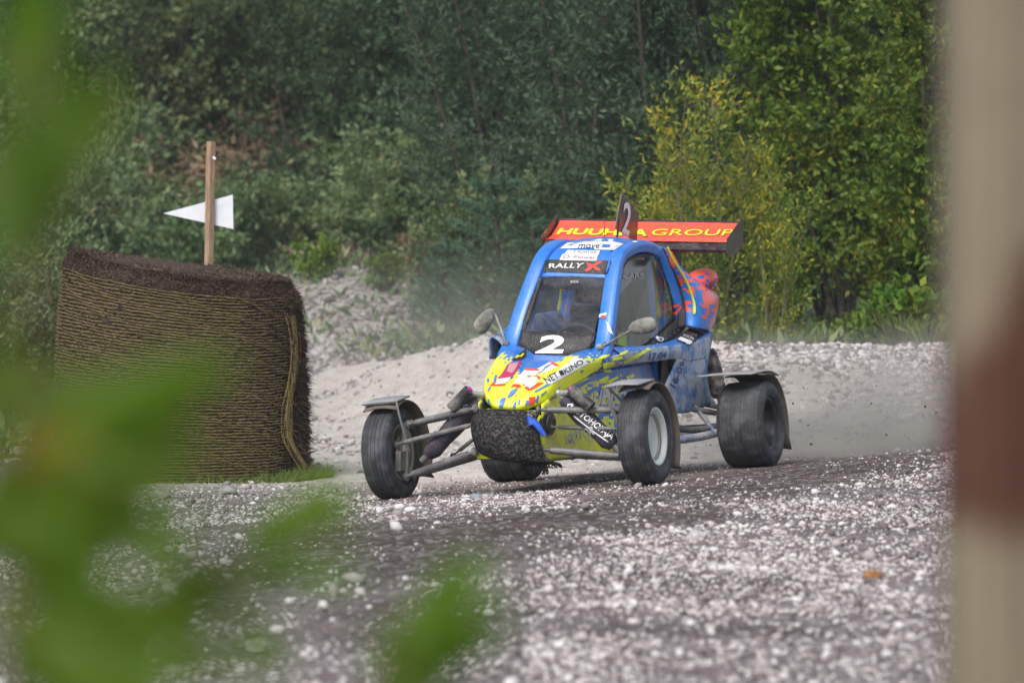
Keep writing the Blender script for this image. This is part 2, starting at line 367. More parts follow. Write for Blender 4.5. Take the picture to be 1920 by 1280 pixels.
    ca = o.data.color_attributes.new('zone', 'FLOAT_COLOR', 'POINT')
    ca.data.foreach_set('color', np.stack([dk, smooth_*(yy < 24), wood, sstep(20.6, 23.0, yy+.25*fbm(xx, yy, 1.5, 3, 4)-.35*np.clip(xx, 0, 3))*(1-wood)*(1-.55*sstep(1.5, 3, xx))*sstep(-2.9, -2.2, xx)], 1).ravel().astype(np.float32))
make_ground()

# ------------------------------------------------------------------ loose stones
PHI = (1+5**.5)/2
ICO = np.array([(-1, PHI, 0), (1, PHI, 0), (-1, -PHI, 0), (1, -PHI, 0), (0, -1, PHI), (0, 1, PHI), (0, -1, -PHI), (0, 1, -PHI), (PHI, 0, -1), (PHI, 0, 1), (-PHI, 0, -1), (-PHI, 0, 1)])/math.hypot(1, PHI)
ICF = np.array([(0, 11, 5), (0, 5, 1), (0, 1, 7), (0, 7, 10), (0, 10, 11), (1, 5, 9), (5, 11, 4), (11, 10, 2), (10, 7, 6), (7, 1, 8), (3, 9, 4), (3, 4, 2), (3, 2, 6), (3, 6, 8), (3, 8, 9), (4, 9, 5), (2, 4, 11), (6, 2, 10), (8, 6, 7), (9, 8, 1)])
def m_stone(mul=1.0, nm='pale crushed stone'):
    m, t, p = mat(nm); g = G(t)
    r = g.n('ShaderNodeNewGeometry').outputs['Random Per Island']; o = g.obj()
    rp = g.n('ShaderNodeValToRGB', i={0: r}); e = rp.color_ramp.elements
    e[0].position = 0; e[0].color = (.07, .055, .06, 1); e[1].position = 1; e[1].color = (.80, .78, .79, 1)
    for q, c in ((.20, (.18, .155, .165, 1)), (.40, (.38, .35, .355, 1)), (.60, (.56, .52, .51, 1)), (.82, (.74, .72, .73, 1))):
        k = rp.color_ramp.elements.new(q); k.color = c
    for q in e: q.color = tuple(c*mul for c in q.color[:3])+(1,)
    n = g.noise(o, 90, 3, .6); g.set(p.inputs['Base Color'], g.mix(g.m('MULTIPLY', n, .6), rp.outputs[0], (.22, .19, .19, 1)))
    p.inputs['Roughness'].default_value = .9; p.inputs['Specular IOR Level'].default_value = .25; return m
STONE = m_stone(); STONE2 = m_stone(.62, 'grey brown rubble')
def stones(name, x, y, sz, seed, sink=.25, mt=None):
    k = np.random.default_rng(seed); n = len(x)
    T = k.normal(0, 1, (n, 3)); T /= np.linalg.norm(T, axis=1, keepdims=True)
    q = k.normal(0, 1, (n, 4)); q /= np.linalg.norm(q, axis=1, keepdims=True); w_, a, b1, c = q.T
    Rm = np.stack([1-2*(b1*b1+c*c), 2*(a*b1-c*w_), 2*(a*c+b1*w_), 2*(a*b1+c*w_), 1-2*(a*a+c*c), 2*(b1*c-a*w_), 2*(a*c-b1*w_), 2*(b1*c+a*w_), 1-2*(a*a+b1*b1)], 1).reshape(n, 3, 3)
    sc = np.stack([k.uniform(.8, 1.35, n), k.uniform(.7, 1.1, n), k.uniform(.45, .85, n)], 1)*sz[:, None]
    L = ICO[None]*(1+k.uniform(-.22, .22, (n, 12, 1)))*sc[:, None, :]
    P = np.einsum('nij,nkj->nki', Rm, L); P[:, :, 2] *= .75
    P += np.stack([x, y, gz(x, y)+sz*(.5-sink)], 1)[:, None, :]
    F = ICF[None]+(np.arange(n)*12)[:, None, None]
    return fast(name, P.reshape(-1, 3), F.reshape(-1, 3), mt or STONE)
def scatter():
    k = rng; X, Y, Z_ = [], [], []
    def field(n, y0, y1, smin, smax, fn, pw=2.2):
        y = k.uniform(y0, y1, n); half = y*.14
        x = k.uniform(-1, 1, n)*half; d, s = zones(x, y)
        keep = k.uniform(0, 1, n) < fn(x, y, d, s)
        x, y = x[keep], y[keep]; s_ = smin+(smax-smin)*k.uniform(0, 1, len(x))**pw
        X.append(x); Y.append(y); Z_.append(s_)
    clump = lambda x, y: .35+1.3*sstep(.38, .6, fbm(x, y, 1.4, 3, 3))
    field(140000, 8.9, 22, .0027, .0108, lambda x, y, d, s: np.where((x < .05) & (y < 17.5), .22, np.where((x < -.6) & (y < 18.6), .5, 1))*clump(x, y)*(1-.985*d)*(1-.86*s), 1.8)
    field(9000, 8.9, 22, .009, .022, lambda x, y, d, s: np.where((x < .05) & (y < 17.5), .2, 1)*clump(x, y)*(1-.985*d)*(1-.97*s), 2.2)
    field(26000, 8.9, 24, .003, .010, lambda x, y, d, s: .10+.12*d+.1*s, 2.5)
    field(90000, 20, 31, .009, .034, lambda x, y, d, s: (.35+1.3*sstep(0, 2, x))*clump(x, y)*sstep(22.5, 25.5, y)*(.35+.65*sstep(.6, 2.2, x)), 2.6)
    field(260, 8.9, 22, .022, .038, lambda x, y, d, s: .8*(1-.8*d)*(1-.9*s), 3)
    x, y, s_ = map(np.concatenate, (X, Y, Z_))
    tag(stones('gravel', x, y, s_, 5), kind='stuff')
    n = 9000; x = k.normal(-1.6, 1.3, n); y = k.uniform(32.5, 41, n); sz = .010+.05*k.uniform(0, 1, n)**4
    tag(stones('rubble', x, y, sz, 6, .25, STONE2), kind='stuff')
    n = 420; x = k.normal(-1.7, .5, n); y = k.normal(19.4, .35, n)
scatter()
def rock(label, px, py, r, col, seed, group=None):
    import bmesh
    p = gpt(px, py); bm = bmesh.new(); bmesh.ops.create_icosphere(bm, subdivisions=3, radius=1)
    k = random.Random(seed); o3 = Vector((k.uniform(0, 9), k.uniform(0, 9), k.uniform(0, 9)))
    from mathutils import noise
    for v in bm.verts:
        d = noise.noise(v.co*1.3+o3)*.35+noise.noise(v.co*3+o3)*.12; v.co = Vector((v.co.x*r*1.15, v.co.y*r, v.co.z*r*.72))*(1+d)
    me = bpy.data.meshes.new('rock'); bm.to_mesh(me); bm.free(); me.polygons.foreach_set('use_smooth', [True]*len(me.polygons))
    me.materials.append(m_matte('rock '+label[:20], tuple(c*.6 for c in col), col, 30, .9, .6, .01))
    o = bpy.data.objects.new('rock', me); COL.objects.link(o); o.location = (p[0], p[1], gz(p[0], p[1])+r*.3); o.rotation_euler = (0, 0, k.uniform(0, 6))
    tag(o, label, 'rock', group)
rock('orange brown stone lying alone on the white gravel ridge near the post', 1636, 1085, .030, (.36, .17, .07), 1)
rock('pale oval stone on the gravel just in front of the dark bale', 303, 935, .045, (.42, .40, .38), 2)
rock('greyish green flat stone right of the pale oval stone below the bale', 428, 928, .05, (.33, .35, .33), 3)
rock('flat white rock lying on the gravel slope behind the rear wheel', 1700, 790, .055, (.62, .60, .60), 4)
rock('small blue grey pebble in front of the buggy front axle', 893, 935, .03, (.26, .29, .34), 5)
rock('white angular stone on the bottom gravel, behind the leaves', 482, 1222, .035, (.60, .59, .56), 6)
rock('largest pale grey stone at the near end of the gravel ridge', 1307, 1012, .036, (.55, .53, .54), 7)

# ------------------------------------------------------------------ vegetation
def m_leaf(name, cols, trans=.35, rough=.55):
    m = bpy.data.materials.new(name); m.use_nodes = True; t = m.node_tree; t.nodes.clear(); g = G(t)
    r = g.n('ShaderNodeNewGeometry').outputs['Random Per Island']; oi = g.n('ShaderNodeObjectInfo').outputs['Random']
    n = g.noise(g.obj(), 1.6, 3, .6)
    f = g.m('ADD', g.m('MULTIPLY', r, .62), g.m('MULTIPLY', g.m('SUBTRACT', n, .33), 1.1), clamp=True)
    rp = g.n('ShaderNodeValToRGB', i={0: f}); e = rp.color_ramp.elements; L = len(cols)
    e[0].color = c4(cols[0]); e[0].position = 0; e[1].color = c4(cols[-1]); e[1].position = 1
    for i in range(1, L-1): rp.color_ramp.elements.new(i/(L-1)).color = c4(cols[i])
    hs = g.n('ShaderNodeHueSaturation', i={0: g.m('ADD', .485, g.m('MULTIPLY', oi, .03)), 1: 1.0, 2: g.m('ADD', .8, g.m('MULTIPLY', oi, .4)), 4: rp.outputs[0]}).outputs[0]
    p = g.n('ShaderNodeBsdfPrincipled', i={'Base Color': hs, 'Roughness': rough, 'Specular IOR Level': .35})
    tl = g.n('ShaderNodeBsdfTranslucent', i={0: hs}); mx = g.n('ShaderNodeMixShader', i={0: trans, 1: p.outputs[0], 2: tl.outputs[0]})
    out = g.n('ShaderNodeOutputMaterial'); t.links.new(mx.outputs[0], out.inputs[0]); return m
BARK = m_matte('grey bark', (.035, .032, .026), (.10, .09, .075), 30, .9, .6, .01)
BARKL = m_matte('pale willow bark', (.12, .11, .06), (.22, .20, .12), 30, .9, .6, .01)
LF = {
 'willow': m_leaf('grey green willow leaves', [(.026, .052, .030), (.05, .095, .052), (.085, .14, .08), (.17, .23, .14)]),
 'birch': m_leaf('green birch leaves', [(.024, .055, .006), (.055, .12, .010), (.10, .19, .018), (.20, .27, .03), (.45, .36, .03)]),
 'yellow': m_leaf('yellowing willow leaves', [(.04, .10, .02), (.10, .18, .03), (.20, .27, .04), (.42, .40, .04), (.70, .46, .03)]),
 'dark': m_leaf('dark alder leaves', [(.018, .044, .020), (.038, .080, .034), (.07, .125, .052), (.13, .19, .09)]),
 'pine': m_leaf('blue green pine needles', [(.05, .12, .07), (.10, .20, .12), (.16, .28, .17)]),
 'far': m_leaf('far mixed leaves', [(.035, .075, .030), (.075, .135, .05), (.13, .20, .075), (.22, .28, .11), (.28, .25, .13)]),
 'scrub': m_leaf('pale scrub leaves', [(.045, .095, .045), (.09, .16, .07), (.15, .225, .10), (.23, .28, .13), (.30, .27, .15)]),
 'weed': m_leaf('weeds', [(.07, .13, .03), (.14, .20, .05), (.25, .25, .08)]),
 'gold': m_leaf('golden autumn leaves', [(.25, .25, .03), (.42, .36, .03), (.55, .28, .02)]),
 'dry': m_leaf('dry brown plants', [(.14, .11, .07), (.26, .18, .12), (.36, .25, .18)]),
}
def leafset(C, D, ln, wd, k, droop=0):
    """folded leaf blades: centres C, directions D; six-vertex blades"""
    n = len(C); D = D/np.linalg.norm(D, axis=1, keepdims=True); r = k.normal(0, 1, (n, 3)); A = np.cross(D, r); A /= np.linalg.norm(A, axis=1, keepdims=True); Nn = np.cross(D, A)
    L = ln*k.uniform(.6, 1.25, (n, 1)); Wd = wd*k.uniform(.7, 1.2, (n, 1))
    P = np.stack([C, C+D*L*.42+A*Wd*.5+Nn*Wd*.15, C+D*L, C+D*L*.42-A*Wd*.5+Nn*Wd*.15], 1)
    return P.reshape(-1, 3), (np.arange(n)[:, None]*4+np.array([0, 1, 2, 3])[None])
def bush(h, spread, stems, seed, ln, wd, nbr=15, ntw=7, nlf=13, base=.08, up=.6, twl=.45, lean=0, crownstart=.12, trunkr=.03):
    """multi-stemmed bush or tree: returns stem mesh data and leaf mesh data"""
    k = np.random.default_rng(seed); mb = MBD(); C, D = [], []
    for s_ in range(stems):
        th = k.uniform(0, 6.28); r0 = base*k.uniform(0, 1); tip = np.array([math.cos(th)*spread*k.uniform(.25, 1), math.sin(th)*spread*k.uniform(.25, 1), h*k.uniform(.62, 1.02)])
        p0 = np.array([math.cos(th)*r0, math.sin(th)*r0, -.1]); ctrl = p0*.5+tip*np.array([.25, .25, .6])+k.normal(0, .06*h, 3)*np.array([1, 1, .3])
        ts = np.linspace(0, 1, 9); P = [(1-t)**2*p0+2*t*(1-t)*ctrl+t*t*tip for t in ts]
        mb.tube([Vector(q) for q in P], [max(trunkr*(1-t)**.8, .004) for t in ts], 6)
        for j in range(nbr):
            t = crownstart+(1-crownstart)*(j+k.uniform(0, 1))/nbr; t = min(t, 1); q = (1-t)**2*p0+2*t*(1-t)*ctrl+t*t*tip
            a = k.uniform(0, 6.28); bl = (spread*.75)*(1.05-t*.75)*k.uniform(.5, 1.1); d = np.array([math.cos(a), math.sin(a), up+k.normal(0, .25)]); d /= np.linalg.norm(d); e = q+d*bl
            mb.tube([Vector(q), Vector((q+e)/2+np.array([0, 0, .03*bl])), Vector(e)], [max(trunkr*.35*(1-t), .005), .004, .002], 4)
            for w_ in range(ntw):
                u = .25+.8*(w_+k.uniform(0, 1))/ntw; s0 = q+(e-q)*u; td = d*.55+k.normal(0, .55, 3)+np.array([0, 0, .15]); td /= np.linalg.norm(td); tl = twl*k.uniform(.5, 1.1)
                v = (np.arange(nlf)+k.uniform(0, 1, nlf))/nlf; cc = s0[None]+td[None]*tl*v[:, None]+k.normal(0, .02, (nlf, 3))
                C.append(cc); D.append(td[None]*.6+k.normal(0, .6, (nlf, 3))+np.array([[0, 0, lean]]))
    C = np.concatenate(C); D = np.concatenate(D); ok = C[:, 2] > .03; C, D = C[ok], D[ok]
    return mb, leafset(C, D, ln, wd, k)
def pine(h, r, seed):
    k = np.random.default_rng(seed); mb = MBD(); mb.tube([(0, 0, -.1), (.02, 0, h*.5), (0, .02, h)], [.035, .02, .006], 7); C, D = [], []
    nl = int(h/.22)
    for i in range(nl):
        z = .15+h*.85*i/nl; R1 = r*(1-.85*i/nl)
        for j in range(7):
            a = j*.9+k.uniform(0, .6)+i; d = np.array([math.cos(a), math.sin(a), .55]); d /= np.linalg.norm(d); e = np.array([0, 0, z])+d*R1*k.uniform(.7, 1.1)
            mb.tube([(0, 0, z), Vector(e)], [.008, .003], 4)
            n = 150; u = .25+.8*k.uniform(0, 1, n)**.7; C.append(np.array([0, 0, z])[None]+d[None]*R1*u[:, None]+k.normal(0, .012, (n, 3))); D.append(d[None]*.7+k.normal(0, .55, (n, 3)))
    return mb, leafset(np.concatenate(C), np.concatenate(D), .075, .010, k)
def plant(name, data, leaf, bark, label, cat, group, loc, rz=0, sc=1.0):
    mb, (V, F) = data; r = empty(name); tr = mb.build('trunk' if cat != 'bush' and cat != 'weed' else 'stems', bark, r); fast('crown' if cat != 'bush' and cat != 'weed' else 'foliage', V, F, LF[leaf], r)
    place(r, loc, rz, sc); tag(r, label, cat, group); return r
def place(r, loc, rz, sc): r.location = (loc[0], loc[1], float(gz(loc[0], loc[1]))-.03); r.rotation_euler = (0, 0, rz); r.scale = (sc,)*3 if isinstance(sc, (int, float)) else sc
def dup(r, label, loc, rz=0, sc=1.0, group=None, leaf=None):
    c = r.copy(); COL.objects.link(c); c['label'] = label
    if group: c['group'] = group
    for ch in list(r.children): d = ch.copy(); COL.objects.link(d); d.parent = c
    place(c, loc, rz, sc); return c
def X(px, y): return (px-960)/FPX*y            # sideways metres of a photo column at distance y
G1 = 'leafy bushes and trees along the far edge of the track'
# --- right: dense sharp bushes close behind the berm
bd = bush(4.6, 1.25, 8, 21, .066, .033, 19, 9, 20, up=.5, twl=.42)
A1 = plant('birch_bush', bd, 'birch', BARK, 'dense yellow green leafy bush standing against the blurred post', 'bush', G1, (X(1740, 29.4), 29.4))
dup(A1, 'bright green bush overhanging the berm, half hidden by the blurred post', (X(1850, 28.8), 28.8), 2.1, .95)
dup(A1, 'tall green bush behind the berm, between the yellow bush and the post', (X(1600, 30.6), 30.6), 4.0, 1.08)
wd_ = bush(5.2, 1.5, 8, 33, .080, .020, 19, 9, 21, up=.75, twl=.5, lean=.1)
B1 = plant('willow_bush', wd_, 'willow', BARK, 'tall grey green willow rising above the rear wing', 'bush', G1, (X(1480, 32.2), 32.2))
yb = bush(2.2, .70, 8, 45, .066, .021, 14, 6, 9, up=.9, twl=.34, lean=.2, trunkr=.02)
Y1 = plant('yellow_willow_bush', yb, 'yellow', BARKL, 'yellow autumn willow bush right behind the rear wing', 'bush', G1, (X(1325, 28.0), 28.0), .4, .97)
dup(Y1, 'smaller yellowing willow just behind the number fin', (X(1235, 29.0), 29.0), 2.6, .72)
dup(Y1, 'thin yellow sapling at the right of the yellow willow bush', (X(1450, 28.0), 28.0), 4.4, (.5, .5, .75))
dup(B1, 'grey green willow directly behind the yellow willow bush', (X(1330, 33.5), 33.5), 1.3, 1.12)
dup(B1, 'grey green willow left of the yellow bush, above the cockpit roof', (X(1120, 34.5), 34.5), 2.9, 1.1)
dup(B1, 'broad willow in the middle of the view, above the left mirror', (X(940, 37.0), 37.0), 4.4, 1.05)
dd = bush(5.8, 1.7, 9, 57, .085, .045, 18, 9, 18, up=.5, twl=.55)
D1 = plant('alder_tree', dd, 'dark', BARK, 'dark bushy tree behind the willows at the top centre', 'tree', G1, (X(860, 46), 46), 0, 1.15)
dup(D1, 'dark tree rising behind the tall willows right of centre', (X(1200, 40), 40), 2.2, 1.15)
dup(D1, 'dark tree behind the green bush at upper right', (X(1560, 37), 37), .9, 1.1)
dup(D1, 'dark tree hidden behind the blurred post edge', (X(1760, 36), 36), 3.9, 1.1)
fd = bush(5.5, 1.9, 9, 69, .090, .050, 17, 9, 18, up=.45, twl=.6)
F1 = plant('mixed_tree', fd, 'far', BARK, 'soft green tree right of the wooden stake top', 'tree', G1, (X(560, 52), 52), 0, 1.25)
k0 = random.Random(4)
FL = [(330, 50, 1.2, 'soft green tree directly above the bale, left of the stake'), (90, 51, 1.2, 'soft green tree at the far left behind the hanging leaves'), (700, 55, 1.3, 'soft green tree left of the dark centre tree'),
      (-60, 54, 1.3, 'green tree at the left border of the picture'), (210, 57, 1.5, 'tall pale green tree at upper left beside the near leaves'), (450, 60, 1.55, 'tall green tree behind the stake at the top edge'),
      (640, 63, 1.6, 'tall blurred tree at the top edge left of centre'), (1000, 50, 1.35, 'green tree filling the gap at the top centre'), (1400, 46, 1.3, 'green tree showing between the willows at the top right'),
      (820, 66, 1.7, 'far tall tree at the back of the wood near the centre'), (340, 68, 1.7, 'far tall tree at the back of the wood on the left'), (80, 68, 1.7, 'farthest tree at the back left corner of the wood')]
for px, y, s_, lb in FL: dup(F1, lb, (X(px, y), y), k0.uniform(0, 6), s_)
for px, y, s_, lb in [(770, 48, 1.0, 'dark leafy tree left of the centre tree, low crown'), (620, 47, .8, 'low dark green tree right of the arrow sign'), (480, 58, 1.3, 'dark tree deep in the wood above the arrow sign'),
                      (250, 62, 1.5, 'dark tree deep in the wood on the upper left'), (1090, 58, 1.5, 'dark tree deep in the wood at the top middle')]: dup(D1, lb, (X(px, y), y), k0.uniform(0, 6), s_)
# low shrubs on the slope
sd = bush(1.5, .85, 8, 81, .072, .034, 12, 7, 16, up=.6, twl=.3, trunkr=.012)
S1 = plant('shrub', sd, 'scrub', BARK, 'low green shrub on the slope right of the rubble mound', 'bush', 'low shrubs on the slope', (X(800, 40), 40), 0, 1.1)
for i, (px, y, s_, lb) in enumerate([(690, 44.5, 1.15, 'low shrub at the crest of the rubble mound'), (560, 45, 1.2, 'low shrub right of the bale top, behind the mound'), (640, 47, 1.5, 'rounded shrub upper left of the rubble mound'),
        (300, 44, 1.2, 'low shrub just over the left half of the bale'), (200, 46, 1.5, 'rounded shrub over the left corner of the bale'), (430, 46, 1.2, 'low shrub right below the arrow board'), (40, 41, 1.4, 'shrub left of the bale, seen through the leaves'),
        (130, 48, 1.7, 'shrub on the slope behind the left end of the bale'), (870, 42, 1.2, 'shrub on the slope left of the small pine'), (740, 47, 1.6, 'bushy shrub on the slope above the mound'), (960, 36.5, 1.0, 'low shrub behind the berm, left of the cockpit'),
        (860, 36.5, .8, 'small shrub at the foot of the slope behind the berm'), (1060, 35, 1.2, 'shrub behind the berm, hidden by the cockpit'), (360, 50, 1.9, 'wide shrub below the trees left of the stake')]):
    dup(S1, lb, (X(px, y), y), i*1.3, s_)
for px, y, s_, lb in [(10, 27, .75, 'shrub at the left border beside the bale'), (75, 30.5, .8, 'shrub peeking out just left of the bale'), (-30, 31, 1.0, 'shrub cut by the left border behind the nearer shrub'), (50, 34, .95, 'shrub behind the left edge of the bale')]: dup(S1, lb, (X(px, y), y), px*.1, s_)
dy = bush(1.1, .8, 9, 91, .09, .03, 9, 5, 9, up=.9, twl=.3, trunkr=.01)
Q1 = plant('dry_shrub', dy, 'dry', BARK, 'brownish dry shrub on the slope left of the stake', 'bush', 'dry brown shrubs on the slope', (X(290, 47), 47), 0, 1.8)
for i, (px, y, s_, lb) in enumerate([(500, 49, 2.1, 'brownish dry shrub right of the stake top'), (700, 43.6, .7, 'dry grey stalks on the rubble mound'), (610, 43, .7, 'dry stalks at the left crest of the mound'), (650, 50, 1.4, 'reddish brown shrub between the green shrubs above the mound'), (800, 38.6, .5, 'dry plants at the right foot of the mound'), (250, 50, 2.2, 'pale brown shrub high on the slope at left')]):
    dup(Q1, lb, (X(px, y), y), i*1.7, s_)
gd = bush(.62, .22, 5, 95, .07, .04, 7, 4, 8, up=.8, twl=.14, trunkr=.008)
Z1 = plant('golden_sapling', gd, 'gold', BARKL, 'small bright yellow sapling just behind the bale top', 'bush', 'small yellow saplings', (X(492, 42), 42), 0, .62)
dup(Z1, 'dull yellow sapling left of the stake, over the bale', (X(268, 44), 44), 1, .5)
dup(Z1, 'orange flecked sapling at the left border below the leaves', (X(15, 34), 34), 2, .7)
dup(Z1, 'tiny yellow sapling behind the berm beside the pines', (X(880, 36), 36), 2, .4)
P1 = plant('young_pine', pine(1.7, .75, 5), 'pine', BARK, 'young blue green pine behind the berm, left of the cockpit', 'tree', 'young pines behind the berm', (X(930, 32.0), 32.0), 0, 1.05)
dup(P1, 'smallest young pine at the right end of the rubble mound', (X(830, 35.6), 35.6), 2, .62)
dup(P1, 'young pine between the taller pine and the cockpit pillar', (X(1000, 31.5), 31.5), 3, .7)
# weeds and grass
def tuft(n, h, r, seed, wd=.008):
    k = np.random.default_rng(seed); a = k.uniform(0, 6.28, n); rr = r*np.sqrt(k.uniform(0, 1, n)); C = np.stack([np.cos(a)*rr, np.sin(a)*rr, np.zeros(n)-.01], 1)
    D = np.stack([np.cos(a)*.3+k.normal(0, .2, n), np.sin(a)*.3+k.normal(0, .2, n), np.ones(n)], 1); D /= np.linalg.norm(D, axis=1, keepdims=True); L = h*k.uniform(.4, 1, (n, 1))
    A = np.cross(D, k.normal(0, 1, (n, 3))); A /= np.linalg.norm(A, axis=1, keepdims=True); M_ = C+D*L*.55; T = C+D*L+np.stack([np.cos(a), np.sin(a), -np.ones(n)*.6], 1)*L*.22
    P = np.stack([C-A*wd, C+A*wd, M_+A*wd*.8, T, M_-A*wd*.8], 1)
    return P.reshape(-1, 3), np.arange(n)[:, None]*5+np.arange(5)[None]
V, F = tuft(60, .42, .10, 3); T1 = fast('grass_tuft', V, F, LF['weed']); T1.location = (X(1692, 26.2), 26.2, float(gz(X(1692, 26.2), 26.2))); tag(T1, 'tallest grass tuft on the berm in front of the green bush', 'grass tuft', 'grass tufts on the berm')
for px, y, s_, lb in [(1738, 26.0, .8, 'grass tuft on the berm beside the blurred post edge'), (1660, 26.6, .5, 'short grass tuft on the berm left of the tallest tuft'), (1585, 26.8, .4, 'tiny grass tuft on the berm crest behind the rear mudguard'), (760, 38.2, .9, 'pale grass tuft at the foot of the rubble mound')]:
    c = T1.copy(); COL.objects.link(c); x = X(px, y); c.location = (x, y, float(gz(x, y))); c.scale = (s_,)*3; c.rotation_euler = (0, 0, px); c['label'] = lb
vd = bush(.5, .28, 6, 97, .06, .05, 6, 4, 7, up=.7, twl=.12, trunkr=.005)
V1 = plant('weed', vd, 'birch', BARKL, 'leafy green weed on the berm right of the buggy', 'weed', 'leafy weeds along the berm', (X(1650, 27.2), 27.2), 0, 1.0)
for i, (px, y, s_, lb) in enumerate([(1690, 27.4, 1.3, 'taller leafy weed at the foot of the green bush'), (1610, 27.8, .9, 'leafy weed at the foot of the tall green bush'), (1540, 28, .8, 'leafy weed under the thin yellow sapling'), (1745, 27.2, 1.1, 'leafy weed beside the blurred post'), (720, 37.5, .8, 'green weed low on the rubble mound'), (600, 38, .9, 'green weed right beside the bale, on the mound'), (780, 41.5, .9, 'bright green weed on the mound crest')]):
    dup(V1, lb, (X(px, y), y), i, s_)
def undergrowth():
    k = np.random.default_rng(8); n = 85000; x = k.uniform(-9, 6, n); y = k.uniform(24.5, 60, n); yc = np.interp(x, [-12, -5, -2.0, -.8, .4, 1.6, 8], [44, 40, 33.5, 30, 27.5, 25.8, 25.0])
    md = np.exp(-(((x+1.7)/1.6)**2+((y-37.5)/5)**2)**2); ok = ((y > yc+1.5) | ((x < -2.9) & (y > 24.5))) & (k.uniform(0, 1, n) > md*.82) & (k.uniform(0, 1, n) < .3+1.2*fbm(x, y, .8, 3, 6)) & (np.abs(x) < y*.15)
    x, y = x[ok], y[ok]; n = len(x); h = k.uniform(.02, .38, n)*(.5+fbm(x, y, .6, 3, 2)); C = np.stack([x, y, gz(x, y)+h*.6], 1); D = k.normal(0, .6, (n, 3))+np.array([0, 0, .6])
    V, F = leafset(C, D, .16, .05, k); tag(fast('undergrowth', V, F, LF['scrub']), kind='stuff')
undergrowth()

# ------------------------------------------------------------------ the buggy
CAR = empty('racing_buggy', MB)
tag(CAR, 'blue and yellow off-road buggy number 2 with orange rear wing, cornering on gravel', 'racing buggy')
def sub(parent_name_mesh, name, m, parent, **k): return parent_name_mesh.build(name, m, parent, **k)
BODY = []                                        # surfaces that stickers may land on
def S_(o): BODY.append(o); return o
# -- hood: rows run rearward, columns across
def hood_row(y, zc, zr, ze, zl, w, wl, rec=0.0):
    g_ = .016*max(0, min(1, (y+.12)/.1))
    L = [(-wl, y+rec, zl), (-w, y+rec*.6, ze), (-.84*w, y+rec*.3, zr), (-.58*w, y, zr-.004), (-.26*w, y, zc-g_), (0, y, zc-g_*.4), (.26*w, y, zc-g_), (.58*w, y, zr-.004), (.84*w, y+rec*.3, zr), (w, y+rec*.6, ze), (wl, y+rec, zl)]
    return L
HG = [hood_row(-.125, .432, .436, .445, .440, .115, .12, .09), hood_row(-.13, .452, .462, .462, .452, .135, .14, .09), hood_row(-.095, .50, .515, .505, .462, .160, .168, .07), hood_row(-.03, .548, .572, .548, .482, .182, .184, .03),
      hood_row(.06, .592, .622, .59, .515, .198, .198), hood_row(.22, .645, .682, .642, .558, .232, .228), hood_row(.36, .680, .708, .672, .598, .262, .252), hood_row(.50, .700, .728, .690, .630, .295, .282), hood_row(.62, .71, .738, .705, .645, .33, .312)]
S_(shell('hood', HG, 'hood', CAR, .006, 5, 4, flip=False))
# -- shoulders: deck beside the cockpit and the upper side panel (left is the side the photo shows)
def shoulder(sgn):
    f = (lambda P: P) if sgn > 0 else mir
    deck = [f([(.255, .56, .735), (.30, .58, .738), (.345, .60, .708)]), f([(.275, .75, .735), (.325, .77, .742), (.368, .79, .722)]), f([(.29, 1.0, .722), (.34, 1.0, .742), (.392, 1.0, .735)]),
            f([(.295, 1.3, .728), (.35, 1.3, .755), (.412, 1.3, .742)]), f([(.30, 1.5, .752), (.36, 1.5, .775), (.42, 1.5, .752)]), f([(.315, 1.64, .80), (.37, 1.64, .79), (.423, 1.64, .762)]), f([(.34, 1.80, .835), (.385, 1.83, .82), (.425, 1.85, .795)])]
    S_(shell('deck', deck, 'blue', CAR, .006, 5, 5, flip=sgn > 0))
    face = [f([(.30, .50, .690), (.30, .50, .66), (.288, .50, .628)]), f([(.345, .60, .708), (.345, .62, .675), (.318, .64, .642)]), f([(.368, .79, .722), (.370, .80, .69), (.355, .82, .655)]), f([(.392, 1.0, .735), (.398, 1.0, .70), (.388, 1.0, .662)]),
            f([(.412, 1.3, .742), (.418, 1.3, .705), (.408, 1.31, .668)]), f([(.420, 1.45, .748), (.424, 1.44, .70), (.420, 1.43, .655)]), f([(.423, 1.64, .762), (.428, 1.62, .71), (.427, 1.60, .655)]), f([(.425, 1.85, .795), (.431, 1.81, .735), (.43, 1.77, .665)])]
    S_(shell('side_ledge', face, 'dustyblue' if sgn > 0 else 'blue', CAR, .006, 5, 5, flip=sgn > 0))
    rear = [f([(.408, 1.31, .668), (.42, 1.50, .665), (.43, 1.77, .668)]), f([(.398, 1.235, .59), (.415, 1.47, .575), (.432, 1.745, .575)]), f([(.385, 1.15, .50), (.41, 1.45, .46), (.434, 1.79, .47)]), f([(.37, 1.06, .40), (.40, 1.45, .365), (.437, 1.88, .408)])]
    S_(shell('rear_side_panel', rear, 'dustyblue', CAR, .008, 5, 6, flip=sgn > 0))
    low = [f([(.175, -.10, .462), (.178, -.10, .31), (.176, -.10, .165)]), f([(.185, .06, .505), (.19, .06, .33), (.188, .06, .165)]), f([(.225, .36, .59), (.225, .36, .37), (.22, .36, .165)]), f([(.262, .62, .635), (.262, .62, .39), (.255, .62, .165)]),
           f([(.285, .85, .65), (.295, .85, .40), (.29, .85, .17)]), f([(.29, 1.05, .655), (.325, 1.05, .42), (.33, 1.05, .20)]), f([(.25, 1.25, .655), (.30, 1.25, .45), (.33, 1.30, .27)]), f([(.23, 1.45, .65), (.27, 1.5, .46), (.30, 1.55, .32)])]
    S_(shell('side_panel', low, 'side', CAR, .006, 5, 7, flip=sgn > 0))
shoulder(1); shoulder(-1)
